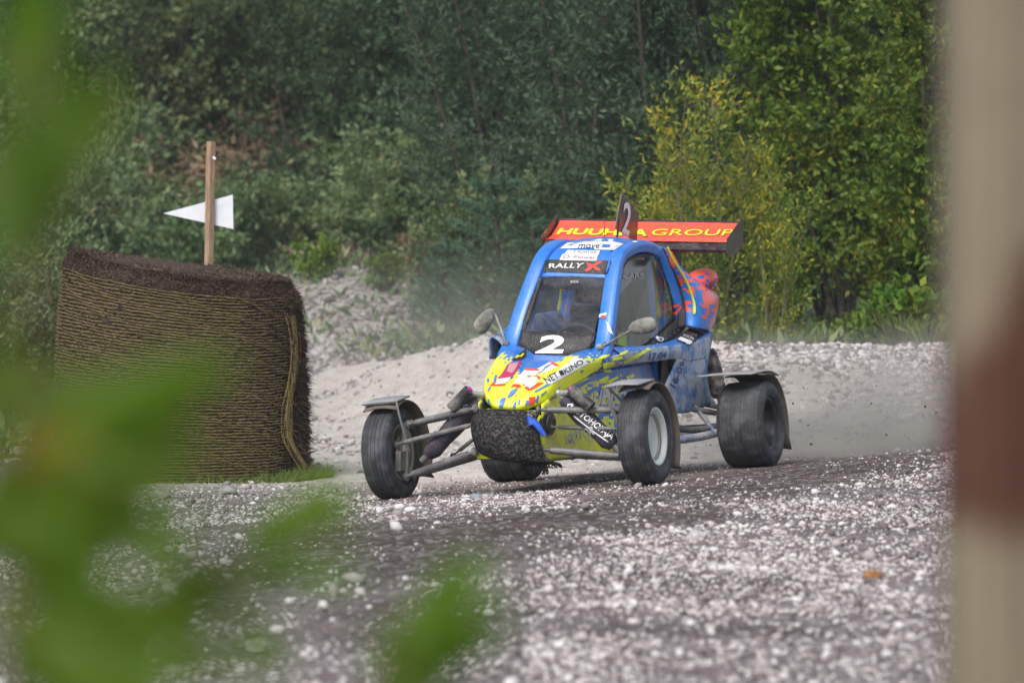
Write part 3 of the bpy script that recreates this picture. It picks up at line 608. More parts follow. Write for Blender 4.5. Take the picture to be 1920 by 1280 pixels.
# right-hand radiator pod that shows beyond the cockpit
pod = [[(-.30, .60, .70), (-.36, .585, .768), (-.40, .585, .765), (-.405, .60, .66)], [(-.29, .8, .74), (-.37, .8, .815), (-.41, .8, .80), (-.42, .8, .66)], [(-.28, 1.05, .78), (-.37, 1.05, .875), (-.42, 1.05, .85), (-.43, 1.05, .67)], [(-.28, 1.5, .80), (-.36, 1.5, .90), (-.42, 1.5, .87), (-.43, 1.5, .68)]]
S_(shell('radiator_pod', pod, 'dustyblue', CAR, .006, 5, 5))
# floor, firewall, tub
fl = MBD(); fl.add([(-.176, -.10, .168), (.176, -.10, .168), (.255, .62, .168), (.33, 1.05, .20), (.30, 1.55, .32), (-.30, 1.55, .32), (-.33, 1.05, .20), (-.255, .62, .168)], [tuple(range(8))]); fo = fl.build('floor_pan', 'inner', CAR, False); solid(fo, .006, 0)
bk = MBD(); bk.add([(-.176, -.095, .168), (.176, -.095, .168), (.172, -.095, .40), (.13, -.09, .43), (-.13, -.09, .43), (-.172, -.095, .40)], [(0, 1, 2, 3, 4, 5)]); solid(bk.build('front_bulkhead', 'yellow', CAR, False), .006, 0)
fw = MBD(); fw.add([(-.26, 1.42, .3), (.26, 1.42, .3), (.27, 1.48, .75), (.235, 1.56, 1.2), (-.235, 1.56, 1.2), (-.27, 1.48, .75)], [tuple(range(6))]); solid(fw.build('firewall', 'inner', CAR, False), .006, 0)
# -- cabin
def pillars(sgn):
    f = (lambda P: P) if sgn > 0 else mir
    P = curve(f([(.262, .47, .66), (.262, .56, .735), (.246, .67, .92), (.228, .77, 1.08), (.216, .85, 1.185), (.212, .95, 1.24), (.218, 1.12, 1.272), (.228, 1.30, 1.268), (.240, 1.46, 1.23)]), 6); n = len(P)
    mb = MBD(); mb.tube(P, [.050-.009*min(i/n*2, 1) for i in range(n)], 20, .85, sq=3.6); S_(mb.build('windscreen_pillar', 'roofblue', CAR))
    PL = [b(px, py, x=x) for px, py, x in ((1226, 470, .255), (1237, 488, .262), (1252, 535, .278), (1264, 580, .295), (1268, 606, .300))]
    PR = [b(px, py, x=x) for px, py, x in ((1240, 462, .262), (1252, 492, .285), (1271, 528, .305), (1282, 562, .325), (1284, 610, .335))]
    PM = [(p+q)/2+Vector((.014, -.004, .006)) for p, q in zip(PL, PR)]
    V, F = patch([f([tuple(p), tuple(m__), tuple(q)]) for p, m__, q in zip(PL, PM, PR)], 5, 4); S_(solid(new('rear_pillar', V, F if sgn > 0 else [q[::-1] for q in F], 'roofblue', CAR), .012, 0))
    # bent sealing strip and window frame
    K = curve(f([(.272, .62, .76), (.262, .70, .95), (.250, .78, 1.09), (.240, .92, 1.185), (.240, 1.08, 1.218)]+[tuple(b(px, py, x=x)) for px, py, x in ((1224, 477, .25), (1238, 487, .262), (1252, 534, .278), (1264, 580, .295), (1267, 600, .30), (1246, 622, .30), (1222, 643, .297))]+[(.292, 1.0, .722), (.283, .8, .738), (.272, .62, .76)]), 4)
    mb = MBD(); mb.tube(K, .008, 6); fr = mb.build('window_frame', 'black', CAR)
    pane = MBD(); pane.add([tuple(q) for q in K[:-1]], [tuple(range(len(K)-1))]); g_ = pane.build('pane', 'sideglass', fr, False)
    skirt = MBD(); lo = curve(f([tuple(b(px, py, x=x)) for px, py, x in ((1154, 653, .29), (1180, 658, .30), (1215, 658, .308), (1248, 645, .312), (1270, 626, .315), (1285, 609, .318))]), 5); hi = curve(f([tuple(b(px, py, x=x)) for px, py, x in ((1152, 647, .278), (1178, 650, .288), (1208, 646, .294), (1230, 631, .298), (1249, 613, .300), (1266, 597, .302))]), 5)
    m_ = len(lo); off = Vector((.012*sgn, 0, 0)); skirt.add([v+off for v in lo]+[v+off for v in hi], [(i, i+1, m_+i+1, m_+i) for i in range(m_-1)]); sk = S_(solid(skirt.build('window_skirt', 'black', CAR), .005, 0))
    return sk, K
SKL, KL = pillars(1); pillars(-1)
def roofrow(y, zc, w, dz): return [(-w, y, zc-dz), (-w*.66, y, zc-dz*.25), (0, y, zc), (w*.66, y, zc-dz*.25), (w, y, zc-dz)]
S_(shell('roof', [roofrow(.785, 1.105, .20, .010), roofrow(.80, 1.135, .20, .010), roofrow(.85, 1.20, .20, .015), roofrow(.92, 1.253, .20, .025), roofrow(1.05, 1.297, .205, .04), roofrow(1.22, 1.318, .215, .055), roofrow(1.40, 1.315, .225, .065), roofrow(1.55, 1.285, .23, .08)], 'roofblue', CAR, .01, 4, 5, flip=False))
cowl = [[(-.262, .475, .665), (-.15, .43, .672), (0, .41, .676), (.15, .43, .672), (.262, .475, .665)], [(-.262, .535, .735), (-.15, .485, .70), (0, .47, .695), (.15, .485, .70), (.262, .535, .735)]]
S_(shell('cowl', cowl, 'blue', CAR, .006, 3, 5))
# windscreen: bowed sheet, number panel in its lower part
WS = [[(-.205, .52, .745), (-.14, .495, .70), (0, .47, .685), (.14, .495, .70), (.205, .52, .745)], [(-.205, .56, .815), (-.10, .54, .815), (0, .53, .815), (.10, .54, .815), (.205, .56, .815)]]
S_(shell('number_panel', WS, 'black', CAR, .004, 3, 6))
WG = [WS[1], [(-.20, .68, .97), (-.10, .66, .97), (0, .65, .97), (.10, .66, .97), (.20, .68, .97)], [(-.19, .788, 1.112), (-.10, .775, 1.112), (0, .77, 1.112), (.10, .775, 1.112), (.19, .788, 1.112)]]
V, F = patch(WG, 5, 5); wsg = new('windscreen', V, F, 'glass', CAR)
SB = MBD(); V, F = patch([[(x, y+.02, z) for x, y, z in [(-.19, .755, 1.06), (-.10, .735, 1.045), (0, .73, 1.04), (.10, .735, 1.045), (.19, .755, 1.06)]], [(x, y+.012, z) for x, y, z in WG[2]]], 3, 5)
sunstrip = solid(new('sun_strip', V, F, 'black', CAR), .002)
# wiper arm / catch on the right pillar
mb = MBD(); mb.tube([(-.186, .765, 1.09), (-.19, .70, 1.0), (-.196, .64, .93)], .014, 8); mb.tube([(-.19, .70, 1.0), (-.198, .60, .86)], .020, 8); mb.tube([(-.198, .60, .87), (-.20, .565, .815)], .012, 8); mb.build('gas_strut', 'black', CAR)
mb = MBD(); mb.tube([(.20, .56, .80), (.196, .555, .77)], .007, 8); mb.build('latch', 'alu', CAR)
# cage tubes inside
for sgn in (1, -1):
    f = (lambda P: P) if sgn > 0 else mir
    mb = MBD(); mb.tube(curve(f([(.235, .60, .70), (.20, .84, 1.08), (.19, .92, 1.2), (.19, 1.3, 1.27)]), 5), .016, 10); mb.tube(f([(.21, 1.36, 1.24), (.25, 1.38, .8), (.26, 1.38, .25)]), .019, 10); mb.tube(f([(.25, .62, .60), (.26, 1.38, .72)]), .016, 10); mb.build('roll_cage', 'blue', CAR)
mb = MBD(); mb.tube([(-.25, 1.38, .80), (.25, 1.38, .80)], .017, 10); mb.tube([(-.21, 1.36, 1.24), (.21, 1.36, 1.24)], .019, 10); mb.build('cage_crossbar', 'blue', CAR)
# seat, dash, wheel
st = [[(-.20, .92, .34), (-.12, .92, .25), (0, .92, .24), (.12, .92, .25), (.20, .92, .34)], [(-.21, 1.12, .40), (-.12, 1.15, .27), (0, 1.15, .26), (.12, 1.15, .27), (.21, 1.12, .40)], [(-.22, 1.20, .62), (-.12, 1.30, .55), (0, 1.32, .54), (.12, 1.30, .55), (.22, 1.20, .62)], [(-.20, 1.26, .86), (-.11, 1.36, .86), (0, 1.38, .86), (.11, 1.36, .86), (.20, 1.26, .86)], [(-.12, 1.28, 1.06), (-.08, 1.38, 1.08), (0, 1.40, 1.09), (.08, 1.38, 1.08), (.12, 1.28, 1.06)]]
shell('seat', st, 'inner', CAR, .012, 5, 5)
mb = MBD(); mb.box((0, .66, .655), (.46, .12, .12)); mb.build('dashboard', 'inner', CAR, False, .015)
sw_c = Vector((0, .80, .73)); tilt = Matrix.Rotation(R_(62), 3, 'X'); ring = [sw_c+tilt @ Vector((math.cos(a)*.135, math.sin(a)*.135, 0)) for a in [i*math.pi/14 for i in range(29)]]
mb = MBD(); mb.tube(ring, .013, 8)
for a in (math.pi*1.5, .15, math.pi-.15): mb.tube([sw_c, sw_c+tilt @ Vector((math.cos(a)*.13, math.sin(a)*.13, 0))], .009, 6)
mb.tube([sw_c, (0, .68, .64)], .014, 8); mb.build('steering_wheel', 'inner', CAR)
# -- engine cover and air scoop, left and right
def cover(sgn):
    f = (lambda P: P) if sgn > 0 else mir
    A = [b(px, py, x=x) for px, py, x in ((1244, 464, .285), (1256, 492, .30), (1274, 530, .325), (1284, 567, .345), (1286, 590, .355), (1286, 611, .36))]
    Bc = [b(px, py, x=x) for px, py, x in ((1251, 469, .27), (1268, 498, .32), (1296, 532, .38), (1314, 567, .42), (1314, 592, .425), (1308, 616, .42))]
    Cc = [b(px, py, x=x) for px, py, x in ((1256, 475, .24), (1278, 505, .29), (1322, 536, .37), (1346, 556, .41), (1341, 592, .42), (1328, 620, .42))]
    Dc = [(.0, 1.56, 1.25), (.12, 1.92, 1.11), (.22, 2.24, 1.03), (.28, 2.28, .95), (.30, 2.20, .86), (.32, 2.05, .75)]
    cols = [f(list(r)) for r in zip(A, Bc, Cc, Dc)]
    V, F = patch(cols, 6, 5); S_(solid(new('engine_cover', V, F if sgn > 0 else [q[::-1] for q in F], 'orange', CAR), .006, 0))
    yl_ = MBD(); yl_.tube(curve(f([tuple(Vector(a)*.62+Vector(c)*.38+Vector((.020, -.012, .006))) for a, c in zip(A[:5], Bc[:5])]), 5), [.008+.004*(i % 20)/20 for i in range(21)], 8, .5); yl_.build('yellow_line', 'yellow', CAR)
    # black lip inside the cover edge: the gap's shadow put in as colour
    I_ = [(a[0]-.045, a[1]-.01, a[2]-.012) for a in A]
    V, F = patch([f(list(r)) for r in zip(I_, [tuple(a) for a in A])], 6, 4); solid(new('cover_lip_shade', V, F if sgn > 0 else [q[::-1] for q in F], 'inner', CAR), .004, 0)
    sc = curve(f([tuple(b(px, py, x=x)) for px, py, x in ((1280, 538, .27), (1296, 533, .31), (1310, 527, .335), (1322, 524, .345), (1333, 522, .345))]), 4); n = len(sc)
    mb = MBD(); mb.tube(sc, [.034+.034*math.sin(min(i/(n-1)*1.4, 1)*math.pi/2)-(.034, .017, .008, .003)[n-1-i]*(1 if i > n-5 else 0) if i > n-5 else .034+.034*math.sin(min(i/(n-1)*1.4, 1)*math.pi/2) for i in range(n)], 20); S_(mb.build('air_scoop', 'orange', CAR))
cover(1); cover(-1)
mb = MBD(); mb.box((0, 1.72, .50), (.40, .34, .34)); mb.tube([(-.1, 1.75, .66), (.12, 1.85, .80), (.15, 2.0, .86)], .035, 10); mb.box((0, 1.95, .36), (.30, .22, .2)); mb.build('engine', 'steel', CAR, False, .02)
# -- rear wing
mb = MBD(); x0 = .545
prof = [(1.722, 1.285), (1.70, 1.262), (1.715, 1.248), (1.75, 1.255), (1.85, 1.285), (1.96, 1.375), (1.985, 1.415), (1.975, 1.425), (1.93, 1.385), (1.83, 1.325), (1.745, 1.302)]
n = len(prof); mb.add([(-x0, y, z) for y, z in prof]+[(x0, y, z) for y, z in prof], [tuple(range(n)), tuple(range(2*n-1, n-1, -1))]+[(i, n+i, n+(i+1) % n, (i+1) % n) for i in range(n)])
wing = mb.build('rear_wing', 'carbon', CAR); S_(wing)
TOPP = [(1.745, 1.302), (1.83, 1.325), (1.93, 1.385), (1.958, 1.409)]
skin = MBD(); cs = curve([Vector((0, y-.003, z+.004)) for y, z in TOPP], 4); skin.add([(-x0+.004, p.y, p.z) for p in cs]+[(x0-.004, p.y, p.z) for p in cs], [(i, len(cs)+i, len(cs)+i+1, i+1) for i in range(len(cs)-1)])
wskin = skin.build('wing_skin', 'orangep', wing); S_(wskin)
for s in (-1, 1):
    mb = MBD(); mb.prism([(s*.548, 1.70, 1.245), (s*.552, 1.70, 1.325), (s*.556, 1.93, 1.44), (s*.556, 1.955, 1.447), (s*.553, 1.965, 1.30), (s*.548, 1.88, 1.24)], .006); mb.build('end_plate', 'carbon', wing, False)
for s in (-1, 1):
    mb = MBD(); mb.prism([(s*.20, 1.80, 1.27), (s*.20, 1.93, 1.30), (s*.205, 1.91, 1.0), (s*.205, 1.84, .85), (s*.205, 1.80, .85), (s*.205, 1.82, 1.05)], .012); mb.build('wing_strut', 'black', CAR, False)
# -- number fin
FINP = [(0, 1.401, 1.372), (0, 1.493, 1.565), (0, 1.774, 1.459), (0, 1.747, 1.298)]
mb = MBD(); mb.prism(FINP, .006); fin = mb.build('number_fin', simple('dark maroon plastic', (.035, .008, .012), .35, 0, .1, .2, .3), CAR, False); S_(fin)
mb = MBD(); mb.tube([(.0, 1.44, 1.30), (.0, 1.45, 1.42)], .006, 6); mb.tube([(0, 1.72, 1.26), (0, 1.72, 1.32)], .006, 6); mb.tube([(-.06, 1.40, 1.30), (-.06, 1.40, 1.42)], .002, 5); mb.build('fin_stay', 'black', CAR)

# -- wheels
def wheel(x, y, fr, w, R, rimR, rimm, groove, prof, rimw=None, deep=.05, side=1):
    """axle along local x; side=+1 when the outer face looks toward +x"""
    hub = MBD(); hub.tube([(-side*w*.42, 0, 0), (side*w*.02, 0, 0)], .045, 20); pass
    h = hub.build('wheel', 'steel', CAR); M = MBI @ MW @ Matrix.Translation((x, y, R)); h.matrix_local = M
    def lathe(P, n=72):
        V = []; F = []
        for i, (a, r) in enumerate(P):
            for k in range(n): th = 2*math.pi*k/n; V.append((a, r*math.cos(th), r*math.sin(th)))
        for i in range(len(P)-1):
            for k in range(n): F.append((i*n+k, i*n+(k+1) % n, (i+1)*n+(k+1) % n, (i+1)*n+k))
        return V, F
    hw = w/2; sh = [(-hw*.80, rimR+.004), (-hw*.98, rimR+.022), (-hw*1.03, rimR+.045), (-hw*1.0, R*.86), (-hw*.93, R*.945), (-hw*.80, R*.982)]
    tread = []; m_ = 61
    for i in range(m_):
        u = -1+2*i/(m_-1); a = u*hw*.78; r = R*(1-.012*abs(u)**2.5)
        for gpos in groove:
            if abs(u-gpos) < .035: r -= .006
        tread.append((a, r))
    P = sh+tread+[(-a, r) for a, r in reversed(sh)]; P = P+[(hw*.7, rimR-.002), (-hw*.7, rimR-.002), P[0]]
    V, F = lathe(P); ty = new('tyre', V, F, 'tyre', h)
    s = side; rw = (rimw or w*.78)/2
    RP = [(s*rw, rimR+.010), (s*(rw+.004), rimR+.004), (s*rw, rimR-.006), (s*(rw-.012), rimR-.012), (s*(rw-deep*.7), rimR-.022), (s*(rw-deep), rimR-.045), (s*(rw-deep-.008), .055), (s*(rw-deep-.003), .045), (s*(rw-deep-.002), .0), ]
    V, F = lathe(RP); r1 = new('rim', V, F, rimm, h); solid(r1, .004, 0)
    RP = [(-s*rw, rimR+.010), (-s*(rw+.004), rimR+.004), (-s*rw, rimR-.006), (-s*(rw-.02), rimR-.018), (-s*(rw-.10), rimR-.024), (-s*(-rw*.35), rimR-.03)]
    V, F = lathe(RP); r2 = new('rim_barrel', V, F, 'rim_grey', h); solid(r2, .004, 0)
    return h
WFL = wheel(.71, 0, 'w', .152, .2425, .142, 'rim_white', [], None, deep=.045, side=1)
WFR = wheel(-.71, 0, 'w', .152, .2425, .142, 'rim_grey', [-.55, -.18, .18, .55], None, side=-1)
WRL = wheel(.712, 1.70, 'w', .262, .2375, .138, 'rim_dark', [], None, deep=.09, side=1)
WRR = wheel(-.712, 1.70, 'w', .262, .2375, .138, 'rim_dark', [-.45, 0.0, .45], None, deep=.09, side=-1)
# -- fenders: curved strips round each tyre (wheel frame -> body frame)
def fender(x0, x1, y, zc, R, a0, a1, flat, bracket, drop=0, name='fender'):
    """a0..a1 degrees measured from the front (0) over the top (90) to the rear (180)"""
    pts = [(y-flat, zc+R)] if flat else []
    for i in range(17):
        a = R_(a0+(a1-a0)*i/16); pts.append((y-math.cos(a)*R, zc+math.sin(a)*R))
    if drop: pts.append((pts[-1][0]+.03, pts[-1][1]-drop))
    r_ = 3; rows = []
    for (yy, zz) in pts: rows.append([w2b((x0+(x1-x0)*k/r_, yy, zz-(.014 if k in (0,) else 0)-(.012 if k == r_ else 0))) for k in range(r_+1)])
    V = [p for r in rows for p in r]; m_ = r_+1; F = [(i*m_+j, i*m_+j+1, (i+1)*m_+j+1, (i+1)*m_+j) for i in range(len(rows)-1) for j in range(r_)]
    o = solid(new(name, V, F, 'guard', CAR), .007, 0)
    return o
fender(.63, .795, 0, .2425, .285, 62, 212, .0, None, .02); fender(-.79, -.60, 0, .2425, .280, 58, 205, 0, None, .02)
fender(.62, .84, 1.70, .2375, .282, 88, 196, .12, None, .07); fender(-.84, -.58, 1.70, .2375, .282, 88, 190, .12, None, .04)
def topplate(P, m='guardtop', name='fender_plate'):
    V, F = patch([[w2b(p) for p in r] for r in P], 3, 3); return solid(new(name, V, F, m, CAR), .008, 0)
topplate([[(.585, -.20, .512), (.68, -.21, .518), (.76, -.20, .512)], [(.585, -.02, .534), (.68, -.02, .540), (.79, -.02, .532)]], 'guardtop')
topplate([[(-.80, -.14, .505), (-.70, -.14, .512), (-.60, -.14, .512)], [(-.80, .04, .528), (-.70, .04, .534), (-.60, .04, .532)]], 'guardtop')
topplate([[(.50, 1.46, .520), (.66, 1.46, .522), (.80, 1.50, .515)], [(.52, 1.66, .528), (.68, 1.68, .530), (.84, 1.70, .526)], [(.55, 1.80, .522), (.70, 1.82, .515), (.848, 1.84, .495)]], 'guardtop')
mb = MBD(); mb.tube([w2b(p) for p in [(-.605, -.13, .515), (-.60, -.125, .46), (-.60, -.05, .30), (-.60, -.02, .25)]], .013, 8, .5); mb.tube([w2b(p) for p in [(-.61, -.13, .512), (-.79, -.13, .508)]], .010, 8); mb.build('fender_bracket', 'guardtop', CAR)
mb = MBD(); mb.tube([w2b(p) for p in [(.59, -.19, .515), (.588, -.14, .40), (.60, -.04, .27)]], .013, 8, .6); mb.tube([w2b(p) for p in [(.59, -.19, .515), (.63, -.04, .41), (.63, .02, .30)]], .007, 6); mb.build('fender_bracket', 'guardtop', CAR)
MT['resv'] = simple('mud spattered black cylinder', (.02, .02, .022), .5, 0, .5, 1.1)
# -- suspension
def bar(name, pts, r, m='steel', n=12):
    mb = MBD()
    if len(pts) == 2 and 'arm' in name or name == 'tie_rod':     # threaded rod ends with their bearing eyes
        A, B_ = Vector(pts[0]), Vector(pts[1]); L = (B_-A).length; s_ = [0, .008, .018, .026, .030, .055, .060, .085, .09]; rr = [.6, 1.35, 1.35, .6, .5, .5, .95, .95, 1.0]
        ts = [q/L for q in s_]+[1-q/L for q in reversed(s_)]; pts = [A.lerp(B_, t) for t in ts]; r = [r*q for q in rr]+[r*q for q in reversed(rr)]
    mb.tube(pts, r, n); return mb.build(name, m, CAR)
def wb(x, y, z): return w2b((x, y, z))
# left front (image right)
bar('upper_arm', [(.165, -.16, .435), wb(.625, -.03, .385)], .0165); bar('upper_arm', [(.19, .20, .43), wb(.625, .01, .385)], .0165)
bar('lower_arm', [(.175, -.14, .235), wb(.625, -.02, .145)], .019); bar('lower_arm', [(.20, .26, .185), wb(.625, .03, .14)], .019)
bar('tie_rod', [(.19, -.04, .345), wb(.64, -.09, .29)], .0115)
bar('upper_arm', [(-.165, -.14, .435), wb(-.60, -.03, .385)], .0165); bar('upper_arm', [(-.19, .20, .43), wb(-.60, .01, .385)], .0165)
bar('lower_arm', [(-.165, -.14, .212), wb(-.635, -.03, .112)], .019); bar('lower_arm', [(-.20, .26, .20), wb(-.62, .03, .115)], .019)
bar('tie_rod', [(-.17, -.10, .355), wb(-.655, -.09, .285)], .0135)
bar('arm_brace', [(-.20, .24, .36), wb(-.40, .06, .20)], .011); bar('arm_brace', [(-.20, .26, .22), wb(-.42, .05, .17)], .012)
for s in (-1, 1):
    mb = MBD(); mb.tube([wb(s*.615, -.02, .40), wb(s*.625, -.02, .25), wb(s*.63, -.02, .10)], [.014, .022, .016], 10); mb.tube([wb(s*.625, -.02, .2425), wb(s*.70, 0, .2425)], .045, 14); mb.box(wb(s*.63, -.07, .20), (.03, .07, .10)); mb.build('upright', 'steel', CAR)
    mb = MBD(); mb.tube([wb(s*.635, 0, .2425), wb(s*.642, 0, .2425)], .095, 28); mb.build('brake_disc', 'steel', CAR)
# spring-dampers under cloth covers with reservoirs
def shock(top, bot, name, rsv, twist=0):
    P = curve([Vector(top), Vector(top)*.5+Vector(bot)*.5, Vector(bot)], 5); mb = MBD(); n = len(P); mb.tube(P, [.050-.003*math.sin(i*1.1) if 0 < i < n-1 else .034 for i in range(n)], 18); o = mb.build(name, 'boot', CAR); S_(o)
    e = MBD(); d = (Vector(top)-Vector(bot)).normalized(); e.tube([Vector(top), Vector(top)+d*.05], .018, 12); e.build('shock_end', 'alu', o); e = MBD(); e.tube([Vector(bot), Vector(bot)-d*.05], .02, 12); e.build('shock_end', 'steel', o)
    c = MBD(); c.tube([Vector(rsv[0]), Vector(rsv[1])], .031, 18); c.build('reservoir', 'resv', o); c = MBD(); c.tube([Vector(top)+d*.035, Vector(rsv[0])*.85+Vector(rsv[1])*.15], .016, 10); c.build('reservoir_bridge', 'alu', o)
    c = MBD(); c.tube([Vector(rsv[0]), Vector(rsv[0])+(Vector(rsv[0])-Vector(rsv[1])).normalized()*.012], .014, 10); c.build('reservoir_cap', 'magenta', o)
    return o
SHL = shock(tuple(b(1057, 746, y=-.05)), b(1150, 834, y=-.03), 'front_shock', [tuple(b(1071, 730, y=-.11)), tuple(b(1109, 763, y=-.11))])
SHR = shock(tuple(b(898, 749, y=-.05)), b(803, 852, y=-.03), 'front_shock', [tuple(b(880, 731, y=-.12)), tuple(b(846, 766, y=-.12))])
shock(tuple(b(1327, 655, x=.36)), b(1350, 745, x=.43), 'rear_shock', [(.20, 1.75, .68), (.22, 1.85, .5)]).data.materials[0] = simple('mud caked shock cover', (.02, .015, .03), .8, 0, 1.5, 1, dcol=(.33, .30, .26))
shock((-.40, 1.66, .74), wb(-.50, 1.78, .30), 'rear_shock', [(-.36, 1.80, .70), (-.40, 1.86, .5)])
# rear trailing structure and side bars
for s in (-1, 1):
    bar('trailing_arm', [(s*.36, 1.28, .30), (s*.42, 1.5, .27), wb(s*.56, 1.70, .23)], .02); bar('trailing_arm', [(s*.33, 1.5, .40), wb(s*.56, 1.72, .30)], .016); bar('rear_link', [(s*.20, 1.95, .42), wb(s*.56, 1.76, .33)], .015); bar('rear_link', [(s*.15, 1.62, .27), wb(s*.56, 1.66, .19)], .016)
MT['barblue'] = simple('dusty blue steel bar', (.08, .13, .26), .5, .1, 1.6, .8, dcol=(.38, .37, .37))
for s in (-1, 1):
    bar('side_bar', curve([(s*.30, .70, .222), (s*.44, .95, .232), (s*.54, 1.30, .245), (s*.565, 1.62, .262), (s*.57, 1.78, .27)], 5), .023, 'barblue')
    bar('side_bar_strut', [(s*.41, 1.60, .40), (s*.535, 1.60, .262)], .013, 'barblue'); bar('side_bar_strut', [(s*.33, 1.2, .27), (s*.53, 1.35, .245)], .013, 'steel')
bar('axle', [wb(-.66, 1.70, .2375), wb(.66, 1.70, .2375)], .018)
# round port on the side panel and clamp
mb = MBD(); mb.tube([(.178, -.045, .36), (.198, -.05, .36)], .062, 28); mb.tube([(.198, -.05, .36), (.206, -.05, .36)], .045, 28); mb.build('side_port', 'resv', CAR)
mb = MBD(); mb.box((.150, -.165, .405), (.05, .04, .045), Matrix.Rotation(.5, 3, 'Y')); mb.tube([(.13, -.19, .405), (.165, -.185, .40)], .02, 10); mb.build('arm_mount', 'resv', CAR, False, .004)
mb = MBD(); mb.tube([(.150, -.19, .385), (.185, -.19, .36), (.225, -.18, .305)], [.022, .018, .012], 10); mb.tube([(.145, -.20, .40), (.16, -.2, .36)], .016, 8); mb.build('brake_cylinder', 'cablue', CAR)
mb = MBD(); mb.tube(curve([(.25, -.08, .43), (.36, -.10, .455), (.50, -.05, .44), wb(.61, -.02, .36)], 5), .004, 6); mb.build('brake_hose', 'black', CAR)
# hood latch knobs
for p in [(1163, 682, .36), (1036, 744, .19)]:
    q = b(p[0], p[1], x=p[2]); mb = MBD(); mb.tube([q, q+Vector((.018, -.004, .003))], .011, 10); mb.build('fastener', 'steel', CAR)
# -- rubber skid flap under the nose
fg = [[(-.185, -.115, .425), (-.10, -.17, .430), (0, -.18, .432), (.10, -.17, .428), (.160, -.14, .41)], [(-.190, -.16, .36), (-.10, -.225, .36), (0, -.24, .36), (.12, -.22, .345), (.185, -.16, .325)],
      [(-.175, -.17, .28), (-.09, -.24, .27), (.02, -.26, .265), (.13, -.24, .255), (.205, -.17, .245)], [(-.145, -.16, .212), (-.06, -.21, .195), (.03, -.23, .185), (.13, -.22, .18), (.235, -.16, .19)], [(-.11, -.10, .178), (-.03, -.12, .168), (.05, -.13, .163), (.16, -.13, .160), (.30, -.14, .163)]]
shell('skid_flap', fg, 'mudmat', CAR, .008, 6, 6)
mb = MBD(); k = random.Random(3)
for i in range(26):
    x = .10+.19*k.random()**.8; p = Vector((x, -.13, .162)); mb.tube([p, p+Vector((k.uniform(-.01, .03), k.uniform(-.01, .01), -k.uniform(.004, .018))), p+Vector((k.uniform(-.01, .05), k.uniform(-.01, .01), -k.uniform(.008, .03)))], [.006, .004, .001], 5)
for i in range(14):
    p = Vector((.205+k.uniform(-.012, .012), -.13, .16)); mb.tube([p, p+Vector((k.uniform(-.01, .01), 0, -.03)), p+Vector((k.uniform(-.02, .02), 0, -k.uniform(.03, .06)))], [.007, .006, .002], 5)
mb.build('torn_edge', 'mudmat', CAR)
# -- mirrors
def mirror(s, c, base, ang):
    mb = MBD(); prof = [(-.078, .010), (-.070, .020), (-.05, .032), (-.01, .041), (.03, .044), (.058, .038), (.072, .026), (.077, .010)]
    M = Matrix.Rotation(ang, 3, 'Y'); pts = []; V = []; n = 18
    for a, r in prof:
        for k_ in range(n): th = 2*math.pi*k_/n; V.append(Vector(c)+M @ Vector((a*s, math.cos(th)*r*.62, math.sin(th)*r)))
    F = [(i*n+q, i*n+(q+1) % n, (i+1)*n+(q+1) % n, (i+1)*n+q) for i in range(len(prof)-1) for q in range(n)]+[tuple(range(n-1, -1, -1)), tuple((len(prof)-1)*n+q for q in range(n))]
    if s < 0: F = [f[::-1] for f in F]
    mb.add(V, F); h = mb.build('mirror', 'mirror', CAR)
    st = MBD(); tip = Vector(c)+M @ Vector((-.07*s, 0, -.01)); st.tube([Vector(base), tip], .0065, 8); st.tube([Vector(base)-Vector((.012*s, 0, .0)), Vector(base)+Vector((.016*s, 0, .008))], .017, 10); st.build('mirror_stalk', 'mirror', h)
mirror(1, (.462, .60, .858), (.262, .50, .742), R_(-12)); mirror(-1, (-.418, .56, .868), (-.275, .52, .742), R_(-52))

# ------------------------------------------------------------------ driver
def skin_mesh(name, joints, edges, m, subs=2):
    me = bpy.data.meshes.new(name); me.from_pydata([j[0] for j in joints], edges, []); o = bpy.data.objects.new(name, me); COL.objects.link(o)
    md = o.modifiers.new('skin', 'SKIN'); md.use_smooth_shade = True; sv = me.skin_vertices[0].data
    for i, j in enumerate(joints): r = j[1]; sv[i].radius = (r, r) if not isinstance(r, tuple) else r
    sv[0].use_root = True; s = o.modifiers.new('sub', 'SUBSURF'); s.levels = subs; s.render_levels = subs
    me.materials.append(MT[m]); dg = bpy.context.evaluated_depsgraph_get(); ev = o.evaluated_get(dg); me2 = bpy.data.meshes.new_from_object(ev); o.modifiers.clear(); o.data = me2
    me2.materials.clear(); me2.materials.append(MT[m]); return o
J = [((0, 1.10, .40), .12), ((0, 1.18, .56), .115), ((0, 1.20, .72), .125), ((0, 1.18, .83), .075), ((0, 1.15, .90), .05),
     ((.17, 1.15, .79), .062), ((.22, 1.00, .67), .048), ((.145, .86, .745), .034), ((-.17, 1.15, .79), .062), ((-.22, 1.00, .67), .048), ((-.145, .86, .745), .034),
     ((.10, 1.02, .37), .085), ((.14, .68, .46), .065), ((.11, .36, .32), .045), ((.11, .27, .36), .03), ((-.10, 1.02, .37), .085), ((-.14, .68, .46), .065), ((-.11, .36, .32), .045), ((-.11, .27, .36), .03)]
Eg = [(0, 1), (1, 2), (2, 3), (3, 4), (2, 5), (5, 6), (6, 7), (2, 8), (8, 9), (9, 10), (0, 11), (11, 12), (12, 13), (13, 14), (0, 15), (15, 16), (16, 17), (17, 18)]
DRV = skin_mesh('person', J, Eg, 'suit', 2); DRV.matrix_world = MB.copy()
tag(DRV, 'helmeted driver in dark race suit with lime stripes, seated inside the buggy', 'person')
